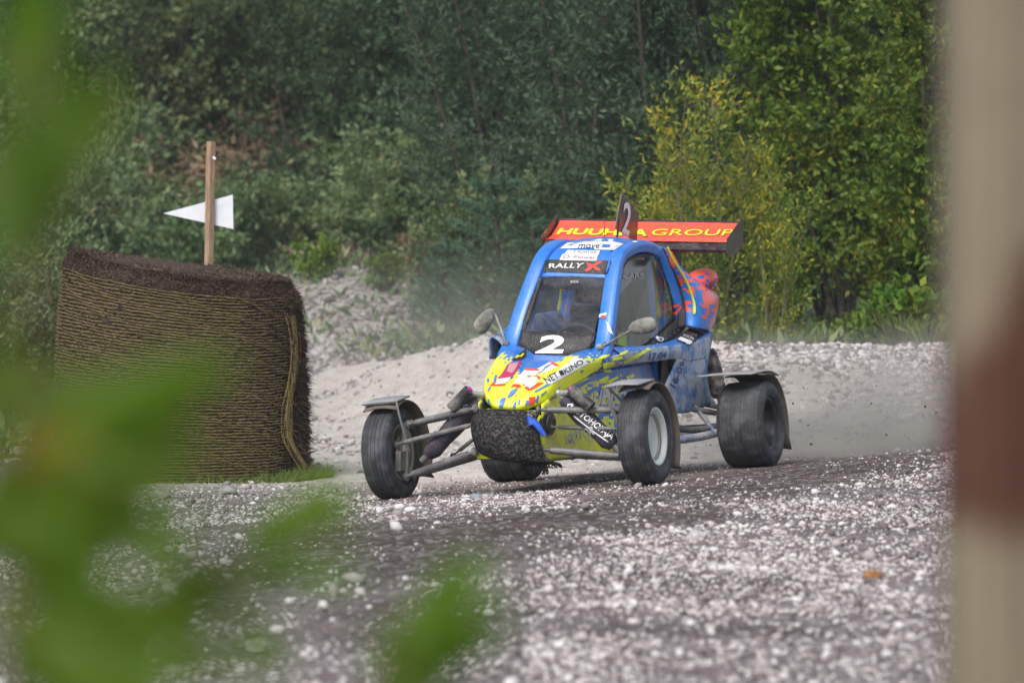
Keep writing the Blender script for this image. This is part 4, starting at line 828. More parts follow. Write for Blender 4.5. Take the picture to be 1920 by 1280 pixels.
def hand(s):
    c = Vector((.138*s, .825, .75)); rad = (c-Vector((0, .80, .73))).normalized(); J = [(c+Vector((.008*s, .03, -.004)), .022), (c+Vector((.004*s, .006, .008)), .026)]; E_ = [(0, 1)]
    for i in range(4):
        up = Vector((0, -.25, .95))*(.026-.017*i)
        k0 = len(J); J += [(c+up+Vector((.014*s, -.018, .004)), .010), (c+up+Vector((.010*s, -.050, 0)), .0095), (c+up+Vector((-.014*s, -.048, -.002)), .009), (c+up+Vector((-.022*s, -.028, 0)), .008-.0005*i)]
        E_ += [(1, k0), (k0, k0+1), (k0+1, k0+2), (k0+2, k0+3)]
    k0 = len(J); J += [(c+Vector((-.012*s, .012, .028)), .011), (c+Vector((-.024*s, -.008, .040)), .010), (c+Vector((-.022*s, -.026, .038)), .0085)]; E_ += [(1, k0), (k0, k0+1), (k0+1, k0+2)]
    h = skin_mesh('glove', [(tuple(p), r) for p, r in J], E_, 'glove', 1); h.parent = DRV
hand(1); hand(-1)
def ell(c, r, n=24, m_=16, cut=None):
    V = []; F = []
    for i in range(m_+1):
        ph = math.pi*i/m_
        for k in range(n): th = 2*math.pi*k/n; V.append((c[0]+r[0]*math.sin(ph)*math.sin(th), c[1]-r[1]*math.sin(ph)*math.cos(th), c[2]+r[2]*math.cos(ph)))
    for i in range(m_):
        for k in range(n):
            thm = 2*math.pi*(k+.5)/n; thm = thm if thm < math.pi else thm-2*math.pi; ph = math.pi*(i+.5)/m_
            if cut and abs(thm) < cut[0] and cut[1] < ph < cut[2]: continue
            F.append((i*n+k, (i+1)*n+k, (i+1)*n+(k+1) % n, i*n+(k+1) % n))
    return V, F
hc = (0, 1.13, 1.0)
hV, hF = ell((0, 1.125, .985), (.078, .092, .115)); hd = new('head', hV, hF, 'skin', DRV)
nb = MBD(); nb.tube([(0, 1.04, 1.005), (0, 1.022, .975), (0, 1.035, .968)], [.008, .013, .009], 8); nb.build('nose', 'skin', hd)
for s in (-1, 1):
    V, F = ell((.030*s, 1.043, 1.005), (.013, .009, .009), 12, 8); new('eye', V, F, 'eye', hd); V, F = ell((.030*s, 1.035, 1.005), (.006, .003, .006), 10, 6); new('iris', V, F, 'black', hd)
mo = MBD(); mo.tube([(-.022, 1.042, .945), (0, 1.036, .943), (.022, 1.042, .945)], .005, 6); mo.build('mouth', 'pinkv', hd)
V, F = ell(hc, (.125, .145, .14), 32, 24, (.95, 1.15, 1.85)); he = new('helmet', V, F, simple('glossy helmet', (.30, .31, .34), .2, 0, 0, 0, .5), DRV); solid(he, .012)
cb = MBD(); cb.tube(curve([(-.11, 1.09, .95), (-.07, .985, .915), (0, .955, .905), (.07, .985, .915), (.11, 1.09, .95)], 5), .022, 10); cb.build('chin_bar', 'black', he)
V, F = ell((0, 1.13, 1.004), (.128, .150, .140), 32, 20); Fk = [f for f in F if all(V[i][1] < 1.08 and 1.045 < V[i][2] < 1.12 for i in f)]; vz = new('visor', V, Fk, 'glass', he)
for s in (-1, 1):
    for P in ([(.17*s, 1.085, .80), (.215*s, .97, .715), (.19*s, .90, .745)], [(.075*s, 1.075, .80), (.07*s, 1.07, .66), (.065*s, 1.08, .52)]):
        mb = MBD(); mb.tube(curve([Vector(p) for p in P], 5), .026, 8, .6); mb.build('lime_stripe', 'lime', DRV)

# ------------------------------------------------------------------ stickers: thin vinyl and lettering laid on the real surfaces
bpy.context.view_layer.update()
def bvh_of(objs):
    dg = bpy.context.evaluated_depsgraph_get(); V, F = [], []
    for o in objs:
        ev = o.evaluated_get(dg); me = ev.to_mesh(); M = MBI @ o.matrix_world; k = len(V); V += [M @ v.co for v in me.vertices]; F += [tuple(i+k for i in p.vertices) for p in me.polygons]; ev.to_mesh_clear()
    return BVHTree.FromPolygons(V, F)
BV = bvh_of(BODY); CB = MBI @ CAM
def text_mesh(s, sx=1.0, shear=0, off=0, bold=0):
    cu = bpy.data.curves.new('t', 'FONT'); cu.body = s; cu.size = 1; cu.offset = off; cu.shear = shear; cu.space_character = 1.0; cu.resolution_u = 4
    o = bpy.data.objects.new('t', cu); COL.objects.link(o); dg = bpy.context.evaluated_depsgraph_get(); me = bpy.data.meshes.new_from_object(o.evaluated_get(dg))
    V = [v.co.to_2d() for v in me.vertices]; F = [tuple(p.vertices) for p in me.polygons]; bpy.data.objects.remove(o)
    x0 = min(v.x for v in V); x1 = max(v.x for v in V); y0 = min(v.y for v in V); y1 = max(v.y for v in V)
    return [Vector(((v.x-x0)/(x1-x0), (v.y-y0)/(y1-y0))) for v in V], F
def refine(V, F, step):
    import bmesh
    bm = bmesh.new(); vs_ = [bm.verts.new((v[0], v[1], 0)) for v in V]
    for f in F:
        try: bm.faces.new([vs_[i] for i in f])
        except ValueError: pass
    bmesh.ops.triangulate(bm, faces=bm.faces[:])
    for _ in range(4):
        lg = [e for e in bm.edges if e.calc_length() > step]
        if not lg: break
        bmesh.ops.subdivide_edges(bm, edges=lg, cuts=1); bmesh.ops.triangulate(bm, faces=bm.faces[:])
    bm.verts.index_update(); V2 = [Vector((v.co.x, v.co.y)) for v in bm.verts]; F2 = [tuple(v.index for v in f.verts) for f in bm.faces]; bm.free(); return V2, F2
def decal(name, V, F, quad, m, parent, off=.003, bv=None, step=.06, flip=False):
    """quad: survey points of the sticker's corners (bottom-left, bottom-right, top-right, top-left); the sticker is laid onto the surface there"""
    V, F = refine(V, F, step); bv = bv or BV; q = [Vector(p) for p in quad]; out = []; good = []
    for v in V:
        u, w_ = v.x, v.y; p = q[0]*(1-u)*(1-w_)+q[1]*u*(1-w_)+q[2]*u*w_+q[3]*(1-u)*w_
        d = (RB.transposed() @ ray(p.x, p.y)).normalized(); h = bv.ray_cast(CB, d)
        if h[0] is None: out.append(None); continue
        nn = h[1] if h[1].dot(d) < 0 else -h[1]; out.append((h[0]+nn*off, h[0]))
    md = np.median([(o[0]-CB).length for o in out if o]) if any(out) else 0
    idx = {}; VV = []
    for i, o in enumerate(out):
        if o: idx[i] = len(VV); VV.append(o[0])
    FF = []
    for f in F:
        if all(i in idx for i in f):
            g_ = [idx[i] for i in f]; ln = max((VV[g_[a]]-VV[g_[a-1]]).length for a in range(3)); px = max((V[f[a]]-V[f[a-1]]).length for a in range(3))
            if ln < .10: FF.append(g_)
    if not FF: print('NO DECAL', name, quad); return None
    if parent is not CAR and parent is not None:
        Mi = (parent.matrix_world.inverted() @ MB); VV = [Mi @ v for v in VV]
    o = new(name, VV, FF, m, parent, False); return o
UNIT = ([Vector((0, 0)), Vector((1, 0)), Vector((1, 1)), Vector((0, 1))], [(0, 1, 2, 3)])
def dtext(s, quad, m, off=.0045, shear=0, bold=0, name='lettering', step=.12, parent=None, bv=None): V, F = text_mesh(s, shear=shear, off=bold); return decal(name, V, F, quad, m, parent or CAR, off, bv, step=step)
BVW = bvh_of([wskin])
def dquad(quad, m, off=.003, name='sticker', parent=None): return decal(name, *UNIT, quad, m, parent or CAR, off, step=.12)
def dpoly(P, m, off=.003, name='sticker', step=.12, parent=None):
    x0 = min(p[0] for p in P); x1 = max(p[0] for p in P); y0 = min(p[1] for p in P); y1 = max(p[1] for p in P)
    V = [Vector(((p[0]-x0)/(x1-x0), (y1-p[1])/(y1-y0))) for p in P]
    return decal(name, V, [tuple(range(len(P)))], [(x0, y1), (x1, y1), (x1, y0), (x0, y0)], m, parent or CAR, off, step=step)
# z4: coordinates read in an enlarged survey crop (scale 4.8, origin 880,620)
def z4(*P): return [(880+x/4.8, 620+y/4.8) for x, y in P]
def z5(*P): return [(940+x/5.565, 440+y/5.565) for x, y in P]
def z3(*P): return [(1000+x/3.84, 640+y/3.84) for x, y in P]
def z1(*P): return [(880+x/3.5556, 340+y/3.5556) for x, y in P]
# front: plate number, banner, roof stickers
dtext('2', z5((355, 1238), (640, 1240), (700, 1050), (425, 1050)), 'white', bold=.035, name='race_number')
ban = dquad(z5((428, 388), (1108, 413), (1152, 275), (465, 262)), 'black', .004, 'banner')
dtext('RALLY', z5((500, 352), (838, 352), (872, 300), (505, 308)), 'white', .006, bold=.01)
V = [(0, .15), (.10, 0), (.3, .1), (.5, .38), (.72, .12), (1, .05), (.9, .3), (.68, .42), (.62, .55), (.95, .85), (1, 1), (.85, .95), (.75, 1.0), (.5, .68), (.3, .72), (.05, .92), (.1, .7), (.35, .52), (.2, .3)]
decal('banner_x', [Vector(v) for v in V], [tuple(range(len(V)))], z5((868, 388), (1035, 388), (1062, 280), (885, 285)), 'redv', CAR, .006, step=.12)
dquad(z5((608, 268), (992, 278), (1008, 213), (640, 208)), 'white', .004); dtext('iFlower', z5((745, 252), (985, 262), (990, 228), (755, 224)), 'purple', .0065)
for i in range(6):
    a = i*math.pi/3+.2; cx, cy = 683, 237; q = [(cx+math.cos(a+d)*r*1.25, cy+math.sin(a+d)*r*.62) for d, r in ((-.15, 14), (-.28, 34), (.28, 34), (.15, 14))]; dpoly(z5(*q), 'purple', .0065, 'flower_mark')
dquad(z5((660, 205), (1015, 213), (1030, 172), (690, 166)), 'white', .004); dtext('T-PUHTAX', z5((745, 200), (1000, 204), (1000, 180), (755, 176)), 'black', .0065)
dpoly(z5((690, 150), (760, 100), (880, 75), (1150, 75), (1280, 100), (1180, 165), (980, 160), (960, 140)), 'white', .0035, 'sticker'); dtext('move', z5((800, 148), (1020, 150), (1030, 112), (820, 108)), 'black', .006)
dpoly(z5((615, 150), (690, 90), (760, 88), (700, 148)), 'white', .0035); dpoly(z5((900, 70), (1010, 50), (1180, 52), (1150, 70)), 'white', .0035); dpoly(z5((1045, 140), (1130, 140), (1140, 112), (1060, 108)), 'roofblue', .006)
dpoly(z5((1040, 62), (1100, 52), (1120, 66), (1060, 76)), 'roofblue', .006); dpoly(z5((880, 62), (960, 50), (985, 60), (900, 72)), 'roofblue', .006); dpoly(z5((690, 118), (740, 100), (735, 118)), 'roofblue', .006)
for i in range(7):
    for j in (1,):
        if i % 2: continue
        x, y = 1010+i*62-j*14, 46+j*13+abs(i-2.5)*3
        dpoly(z5((x, y+12), (x+4, y), (x+48, y+1), (x+46, y+13)), 'white' if i % 4 else 'roofblue', .0022, 'roof_check')
# pillar stickers
dpoly(z5((995, 840), (1100, 815), (1095, 850), (1000, 870)), 'white', .004); dpoly(z5((1040, 850), (1090, 840), (1080, 880), (1050, 872)), 'redv', .006); dpoly(z5((1095, 905), (1130, 950), (1165, 1050), (1120, 1010)), 'white', .004)
# hood graphics
dpoly(z4((660, 470), (955, 235), (1070, 292), (735, 480)), 'white', .0035, 'sticker'); dtext('NET', z4((695, 478), (805, 420), (775, 375), (660, 430)), 'black', .006, bold=.01); dtext('KINO', z4((855, 392), (1030, 290), (995, 262), (838, 352)), 'black', .006, bold=.01)
dpoly(z4((818, 408), (850, 392), (830, 355), (798, 370)), 'black', .006, 'bar_mark')
dpoly(z4((395, 470), (500, 352), (600, 352), (720, 285), (800, 325), (640, 400), (600, 480), (545, 530), (490, 500), (500, 480)), 'white', .003, 'sticker')
for P in ([(497, 343), (632, 352), (625, 364), (505, 358)], [(720, 280), (740, 278), (815, 322), (770, 322)], [(598, 392), (645, 425), (625, 445)], [(370, 520), (400, 485), (450, 488), (470, 510), (440, 515), (400, 505)], [(484, 490), (500, 488), (548, 522), (620, 470), (672, 468), (600, 515), (540, 543), (505, 525)], [(535, 600), (590, 592), (595, 625), (570, 665), (535, 655)], [(515, 412), (560, 408), (555, 420), (520, 422)]):
    dpoly(z4(*P), 'redo', .0048, 'red_mark')
dpoly(z4((250, 430), (290, 390), (345, 300), (470, 270), (455, 320), (400, 400), (360, 440)), 'pinkv', .0035); dpoly(z4((330, 370), (360, 300), (440, 285), (410, 350), (380, 385)), 'pinkl', .005); dpoly(z4((210, 485), (270, 435), (370, 420), (355, 450), (310, 480)), 'white', .004); dpoly(z4((185, 500), (215, 470), (250, 460), (225, 488), (330, 480), (310, 495)), 'redo', .005, 'red_mark')
dpoly(z4((375, 270), (440, 215), (510, 160), (512, 235), (470, 262)), 'black', .0035); dpoly(z4((405, 245), (430, 222), (455, 228), (480, 205), (492, 215), (465, 240), (440, 240), (420, 252)), 'yellow', .005)
# yellow sweep along the left hood edge and the broken blocks that end it
dpoly(z4((560, 640), (700, 560), (900, 455), (1050, 345), (1170, 235), (1190, 318), (1060, 405), (900, 500), (700, 600), (590, 668)), 'yellow', .0025, 'yellow_sweep')
for P in ([(1060, 300), (1200, 225), (1270, 208), (1250, 232), (1180, 262), (1200, 280)], [(1190, 290), (1305, 275), (1308, 305), (1215, 345)], [(1195, 355), (1270, 345), (1275, 372), (1215, 375)], [(1290, 240), (1370, 228), (1380, 252), (1290, 268)], [(1345, 210), (1410, 178), (1432, 190), (1370, 222)], [(1370, 280), (1440, 245), (1600, 155), (1632, 165), (1500, 250), (1380, 305)]):
    dpoly(z4(*P), 'yellow', .0035, 'yellow_block')
for P in ([(637, 580), (690, 535), (694, 545), (648, 590)], [(765, 550), (810, 500), (815, 512), (775, 560)], [(585, 545), (690, 485), (730, 480), (590, 558)], [(590, 640), (615, 572), (625, 590), (612, 648)], [(340, 600), (380, 540), (440, 515), (400, 580), (350, 608)], [(400, 598), (432, 578), (430, 588)], [(165, 540), (190, 500), (198, 510), (175, 548)], [(160, 435), (185, 432), (180, 465), (162, 465)], [(200, 380), (215, 375), (214, 388), (202, 388)],
          [(230, 400), (252, 398), (235, 470), (212, 480)], [(120, 640), (140, 600), (145, 660)], [(170, 680), (172, 615), (186, 620), (188, 680)], [(270, 690), (268, 640), (290, 610), (330, 600), (320, 640), (300, 690)], [(390, 690), (410, 640), (425, 645), (415, 690)], [(500, 670), (512, 625), (540, 630), (545, 660)], [(440, 660), (450, 620), (462, 625), (455, 668)]):
    dpoly(z4(*P), 'blue', .0042, 'blue_block')
for P in ([(470, 470), (480, 300), (500, 250)],): pass
# side panel writing
dtext('UHKA', z4((1095, 700), (1405, 600), (1430, 440), (1120, 550)), 'letter', .006, bold=.03); dtext('MOTOR', z4((870, 1030), (1130, 930), (1120, 850), (865, 930)), 'letter', .004, bold=.02); dtext('SPORT', z4((1200, 730), (1420, 680), (1430, 610), (1210, 670)), 'letter', .004)
for P in ([(950, 490), (1080, 430), (1190, 400), (1180, 425), (1060, 470), (980, 515)], [(1050, 545), (1130, 500), (1180, 510), (1090, 560)]): dpoly(z4(*P), 'blue', .004, 'blue_block')
for P in ([(1160, 440), (1240, 400), (1260, 425), (1170, 465)], [(1240, 450), (1330, 400), (1340, 425), (1250, 470)], [(1400, 415), (1470, 385), (1482, 410), (1420, 440)], [(1180, 500), (1290, 455), (1300, 480), (1190, 520)]): dpoly(z4(*P), 'yellow', .004, 'yellow_block')
# finger writing in the dust and the marker numbers
dtext('17.04', z3((828, 138), (948, 118), (958, 72), (832, 84)), 'ink', .005, bold=.015); dtext('16-09', z3((1020, 340), (1090, 150), (1060, 140), (978, 310)), 'ink', .005, bold=.015)
dquad([(1267, 638), (1292, 648), (1321, 627), (1293, 616)], 'black', .005)
dpoly([(1270, 638), (1291, 646), (1297, 641), (1276, 633)], 'white', .007, 'number_block')
for q, s_ in (((1422, 1036), 'SOCIAL'), ((1440, 1014), 'RACING')): dtext(s_, z1((q[0], q[1]), (q[0]+70, q[1]+28), (q[0]+80, q[1]+12), (q[0]+10, q[1]-15)), 'white', .007, step=.3)
# left window skirt ring, window lettering, scoop lettering, yellow line
dpoly([(1236+7*math.cos(a), 636+4.4*math.sin(a)) for a in [i*.52 for i in range(12)]], 'white', .008, 'ring_mark'); dpoly([(1236+2.4*math.cos(a), 636+1.8*math.sin(a)) for a in [i*.7 for i in range(9)]], 'black', .010, 'ring_hole')
dtext('L BIKE', z1((1570, 735), (1640, 700), (1648, 645), (1580, 690)), 'ink', .006, step=.3)
for P in ([(1262, 572), (1273, 569), (1273, 573), (1262, 577)], [(1264, 586), (1275, 573), (1277, 577), (1267, 590)]): dpoly(P, 'orangep', .006, 'orange_block')
for i in range(15):
    u = i/14; px, py = (1170+108*u, 655-42*max(u-.45, 0)/.55)
    dpoly([(px-1.1, py), (px, py-1.0), (px+1.1, py), (px, py+1.0)], 'letter', .006, 'rivet')
for px, py in ((1021, 509), (1136, 511), (1025, 491), (1145, 493), (1108, 655), (1100, 640), (983, 652), (1240, 676), (1205, 684), (1290, 655), (1306, 700), (1326, 745), (1255, 780), (1290, 770)):
    dpoly([(px-1.6, py), (px, py-1.5), (px+1.6, py), (px, py+1.5)], 'black', .005, 'rivet')
dpoly([(1134, 641), (1136, 641), (1128, 664), (1126, 664)], 'black', .004, 'panel_gap'); dpoly([(1287, 610), (1326, 619), (1326, 620.5), (1287, 611.5)], 'black', .004, 'panel_gap')
# wing and fin
def planar(name, s, O, U, Vv, m, parent, off=0, bold=0, shear=0):
    V, F = text_mesh(s, off=bold, shear=shear); P = [Vector(O)+Vector(U)*v.x+Vector(Vv)*v.y for v in V]; return new(name, P, F, m, parent, False)
yl = MT['yellow']
dtext('HUUHKA', [(1041, 440), (1215, 445), (1220, 430), (1050, 428)], 'greenink', .003, bold=.03, step=.08, parent=wskin, bv=BVW); dtext('HUUHKA', [(1042, 440), (1213, 444), (1218, 431), (1051, 429)], 'yellow', .004, bold=.03, step=.08, parent=wskin, bv=BVW)
dtext('GROUP', [(1218, 442), (1374, 443), (1380, 431), (1226, 430)], 'greenink', .003, step=.08, bold=.01, parent=wskin, bv=BVW); dtext('GROUP', [(1219, 442), (1372, 442.5), (1378, 431.5), (1226, 430.5)], 'yellow', .004, step=.08, parent=wskin, bv=BVW)
dtext('2', z1((1010, 345), (1062, 372), (1082, 150), (1028, 132)), 'white', .004, bold=.02, name='race_number', step=.2)
# shock cover lettering
for sh, q in ((SHL, z4((940, 800), (1290, 1000), (1330, 950), (960, 740))), (SHL, None)):
    if q: dtext('MOTOHOPAJA', z4((885, 705), (1262, 995), (1318, 940), (930, 660)), 'white', .003, bold=.02, step=.2)
dpoly(z4((875, 715), (885, 655), (935, 655), (930, 668), (895, 668), (888, 712)), 'white', .003, 'frame_mark'); dpoly(z4((940, 770), (1100, 900), (1250, 1005), (1250, 993), (1105, 888), (945, 760)), 'white', .003, 'frame_mark')
dtext('PAJA', [(846, 788), (880, 760), (876, 754), (842, 780)], 'white', .003, step=.2)
# lettering on the windows
bvg = bvh_of([wsg, sunstrip]+[o for o in CAR.children_recursive if o.name.startswith('pane')])
V, F = text_mesh('CARS', off=.02); decal('window_lettering', V, F, z5((1262, 462), (1478, 462), (1482, 400), (1265, 400)), 'grey', CAR, .003, bvg)
V, F = text_mesh('RIDE', off=.02); decal('strip_lettering', V, F, z5((722, 508), (805, 505), (808, 478), (725, 480)), 'grey', CAR, .003, bvg)

# ------------------------------------------------------------------ round bale with net wrap
def make_bale():
    Y0 = 22.0; x0, x1 = X(100, Y0), X(546, Y0); cx = (x0+x1)/2; R0 = (x1-x0)/2; zb = float(gz(cx, Y0))-.03; H = 1.30
    root = empty('round_bale'); root.location = (cx, Y0+R0*.9, zb); tag(root, 'dark brown round bale standing on end, wrapped in yellowish net with frayed edges', 'bale')
    n, m_ = 220, 110; k = np.random.default_rng(2); th = np.linspace(0, 2*np.pi, n, endpoint=False); hz = np.linspace(0, 1, m_)
    T, Hh = np.meshgrid(th, hz)
    def surf(T, Hh, d=0.0):
        r = R0*(.99-.02*Hh+.03*np.sin(Hh*3.0)-.05*sstep(.93, 1.0, Hh))*(1+.02*np.sin(3*T+1)+.012*np.sin(7*T+2*Hh))+d
        cs, sn = np.cos(T), np.sin(T); x = np.sign(cs)*np.abs(cs)**.8*r; y = np.sign(sn)*np.abs(sn)**.8*r
        z = Hh*H*(1-.08*x/R0+.015*y/R0)+.02*np.sin(2.3*T)*Hh; x = x+.06*(Hh-.5)*-.5-(x > 0)*.10*x*(1-Hh)*0
        x = x - .10*(1-Hh)*np.clip(-x/R0, 0, 1)
        return x, y, z
    d = .03*(fbm(T*8, Hh*12, 1, 4, 1)-.47)+.008*k.normal(0, 1, T.shape)+.05*(fbm(T*3, Hh*4, 1, 2, 3)-.47)
    x, y, z = surf(T, Hh, d); V = np.stack([x.ravel(), y.ravel(), z.ravel()], 1); I = np.arange(n*m_).reshape(m_, n)
    F = np.stack([I[:-1], np.roll(I, -1, 1)[:-1], np.roll(I, -1, 1)[1:], I[1:]], -1).reshape(-1, 4)
    mt = m_matte('dark brown hay fibre', (.024, .016, .012), (.13, .09, .066), 60, .95, 1, .02, 6, (1, 1, 3))
    fast('side', V, F, mt, root, True)
    rr = np.linspace(0, 1, 26); V = [(0, 0, H*1.0)]; xs, ys, zs = surf(th, np.ones(n)*.995); 
    TV = []
    for q in rr[1:]:
        jit = .035*(fbm(xs*q*6, ys*q*6, 1, 4, 8)-.3); TV.append(np.stack([xs*q, ys*q, zs*q+H*(1-q)+jit+.02*(1-q)], 1))
    TV = np.concatenate(TV); I = np.arange(25*n).reshape(25, n); F = np.stack([I[:-1], np.roll(I, -1, 1)[:-1], np.roll(I, -1, 1)[1:], I[1:]], -1).reshape(-1, 4)
    fast('top', TV, F, mt, root, True)
    # net rings
    rings = 64; P, Fr = [], []; nn = 260; tt = np.linspace(0, 2*np.pi, nn, endpoint=False)
    for i in range(rings):
        h = .02+.90*i/(rings-1); fray = (np.abs(np.mod(tt+np.pi, 2*np.pi)-np.pi) < .9)
        hh = h+.0022*np.sin(tt*9+i)+.0013*k.normal(0, 1, nn)+np.where(np.cos(tt) > .80, .012*fbm(tt*12, tt*0+i, 1, 2, i)*(h < .55), 0); x, y, z = surf(tt, hh, .013+.006*np.sin(tt*23+i*2)+.004*k.normal(0, 1, nn)); w_ = .0027
        c = len(P)*0; base = sum(len(p) for p in P)
        P.append(np.concatenate([np.stack([x, y, z+w_], 1), np.stack([x*1.004, y*1.004, z], 1), np.stack([x, y, z-w_], 1)])); a = np.arange(nn); b2 = np.roll(a, -1)
        for q in (0, 1): Fr.append(np.stack([base+q*nn+a, base+q*nn+b2, base+(q+1)*nn+b2, base+(q+1)*nn+a], 1))
    netm = m_matte('straw coloured net', (.12, .095, .035), (.27, .22, .10), 40, .8, .2, .005)
    fast('net_wrap', np.concatenate(P), np.concatenate(Fr), netm, root)
    # loose fibres: top rim, right corner
    def fibres(name, C, D, L, wd, m):
        n_ = len(C); A = np.cross(D, k.normal(0, 1, (n_, 3))); A /= np.linalg.norm(A, axis=1, keepdims=True); B2 = k.normal(0, .35, (n_, 3)); M1 = C+D*L*.5+B2*L*.25; E2 = C+D*L+B2*L*.8+np.array([0, 0, -1])*L*.2
        Pn = np.stack([C-A*wd, C+A*wd, M1+A*wd, E2, M1-A*wd], 1); return fast(name, Pn.reshape(-1, 3), np.arange(n_)[:, None]*5+np.arange(5)[None], m, root)
    n1 = 16000; T1 = k.uniform(0, 2*np.pi, n1); H1 = 1-.11*k.uniform(0, 1, n1)**2; x, y, z = surf(T1, H1, .0); D = np.stack([np.cos(T1)*.7, np.sin(T1)*.7, k.normal(.1, .6, n1)], 1)+k.normal(0, .5, (n1, 3)); D /= np.linalg.norm(D, axis=1, keepdims=True)
    dk = m_leaf('brown fibres', [(.022, .016, .012), (.06, .042, .031), (.12, .085, .063), (.23, .17, .115)], .1, .9)
    fibres('rim_fibres', np.stack([x, y, z], 1), D, .032*k.uniform(.3, 1, (n1, 1)), .0018, dk)
    n2 = 9000; q = np.sqrt(k.uniform(0, 1, n2)); T2 = k.uniform(0, 2*np.pi, n2); x, y, z = surf(T2, np.ones(n2)*.995); C = np.stack([x*q, y*q, z*q+H*(1-q)+.01], 1); D = np.stack([k.normal(0, .8, n2), k.normal(0, .8, n2), k.uniform(0, .7, n2)], 1); D /= np.linalg.norm(D, axis=1, keepdims=True)
    fibres('top_fibres', C, D, .04*k.uniform(.3, 1, (n2, 1)), .0018, dk)
    n3 = 26000; T3 = k.uniform(0, 2*np.pi, n3); H3 = k.uniform(0, .95, n3); x, y, z = surf(T3, H3, .01*fbm(T3*8, H3*12, 1, 4, 1)); D = np.stack([np.cos(T3)*.35-np.sin(T3)*k.normal(0, 1, n3), np.sin(T3)*.35+np.cos(T3)*k.normal(0, 1, n3), k.normal(0, .35, n3)], 1); D /= np.linalg.norm(D, axis=1, keepdims=True)
    fibres('side_fibres', np.stack([x, y, z], 1), D, .024*k.uniform(.3, 1, (n3, 1)), .0014, dk)
    n4 = 9000; T4 = k.normal(-.12, .13, n4); H4 = k.uniform(.03, .97, n4); x, y, z = surf(T4, H4, .01); D = np.stack([k.uniform(.1, 1, n4), k.normal(-.3, .5, n4), k.normal(-.2, .6, n4)], 1); D /= np.linalg.norm(D, axis=1, keepdims=True)
    fibres('torn_fibres', np.stack([x, y, z], 1), D, .075*k.uniform(.2, 1, (n4, 1))*(1.2-H4[:, None]*.6), .0022, dk)
    # bundle of torn net hanging at the right corner
    mb = MBD(); kk = random.Random(5)
    for i in range(24):
        P = []; t0 = -.40+kk.gauss(0, .035); sw = kk.uniform(-1, 1)
        for j in range(12):
            h = .86*(1-j/11)+.0; tt_ = t0+.10*math.sin(j*.5+.8)+(.16 if h < .25 else 0)*(1-h/.25)+kk.gauss(0, .012)+sw*.05*math.sin(j/11*math.pi)
            x, y, z = surf(np.array([tt_]), np.array([h]), .03+.012*math.sin(j*.7+sw*3)+(.10*(1-h/.3)**1.5 if h < .3 else 0)); P.append(Vector((float(x[0]), float(y[0]), float(z[0]))))
        mb.tube(curve(P, 3), .0022, 4)
    mb.build('torn_net', netm, root)
    return root, cx, Y0, R0, zb, H
BL = make_bale()
def bale_grass():
    k = np.random.default_rng(12); n = 2600; cx, Y0, R0 = BL[1], BL[2], BL[3]; a = k.normal(-.35, .28, n); rr = R0*(1.08+.22*k.uniform(0, 1, n)**1.5); x = cx+np.cos(a)*rr; y = Y0+R0*.9+np.sin(a)*rr; C = np.stack([x, y, gz(x, y)], 1)
    a2 = k.uniform(np.pi, 2*np.pi, 500); x = cx+np.cos(a2)*R0*1.15; y = Y0+R0*.9+np.sin(a2)*R0*1.1; C = np.concatenate([C, np.stack([x, y, gz(x, y)], 1)]); n = len(C)
    D = np.stack([k.normal(.25, .5, n), k.normal(0, .5, n), k.uniform(.3, 1, n)], 1); D /= np.linalg.norm(D, axis=1, keepdims=True); L = .11*k.uniform(.3, 1, (n, 1)); A = np.cross(D, k.normal(0, 1, (n, 3))); A /= np.linalg.norm(A, axis=1, keepdims=True)
    P = np.stack([C-A*.003, C+A*.003, C+D*L], 1); tag(fast('grass', P.reshape(-1, 3), np.arange(n)[:, None]*3+np.arange(3)[None], LF['weed']), kind='stuff')
bale_grass()
# ------------------------------------------------------------------ arrow sign on a wooden stake behind the bale
def sign():
    Y = 24.2; x = X(391, Y); zt = CH+(HPY-266)*Y/FPX; zg = float(gz(x, Y)); r = empty('arrow_sign'); r.location = (x, Y, zg); tag(r, 'white triangular arrow board pointing left, nailed to a rough wooden stake behind the bale', 'sign')
    wood = m_matte('weathered pine stake', (.22, .14, .09), (.42, .30, .21), 14, .85, .5, .004, 5, (6, 6, .5))
    mb = MBD(); h = zt-zg; P = [Vector((-.035+.055*(i/12)+.002*math.sin(i), 0, -.1+(h+.1)*i/12)) for i in range(13)]; mb.tube(P, .031, 4, 1.0, (1, 0, 0)); o = mb.build('stake', wood, r, False, .003)
    def q(px, py): return ((px-391)*Y/FPX, .035, CH+(HPY-py)*Y/FPX-zg)
    brd = MBD(); brd.prism([q(305, 400), q(436, 365), q(437, 429.5)], .008); brd.build('arrow_board', m_matte('white painted board', (.62, .65, .72), (.72, .75, .80), 8, .5, .1, .002), r, False)
    nl = MBD(); nl.tube([(.03, -.01, h-.10), (.048, -.012, h-.115)], .009, 8); nl.build('nail_tag', 'white', r)
sign()
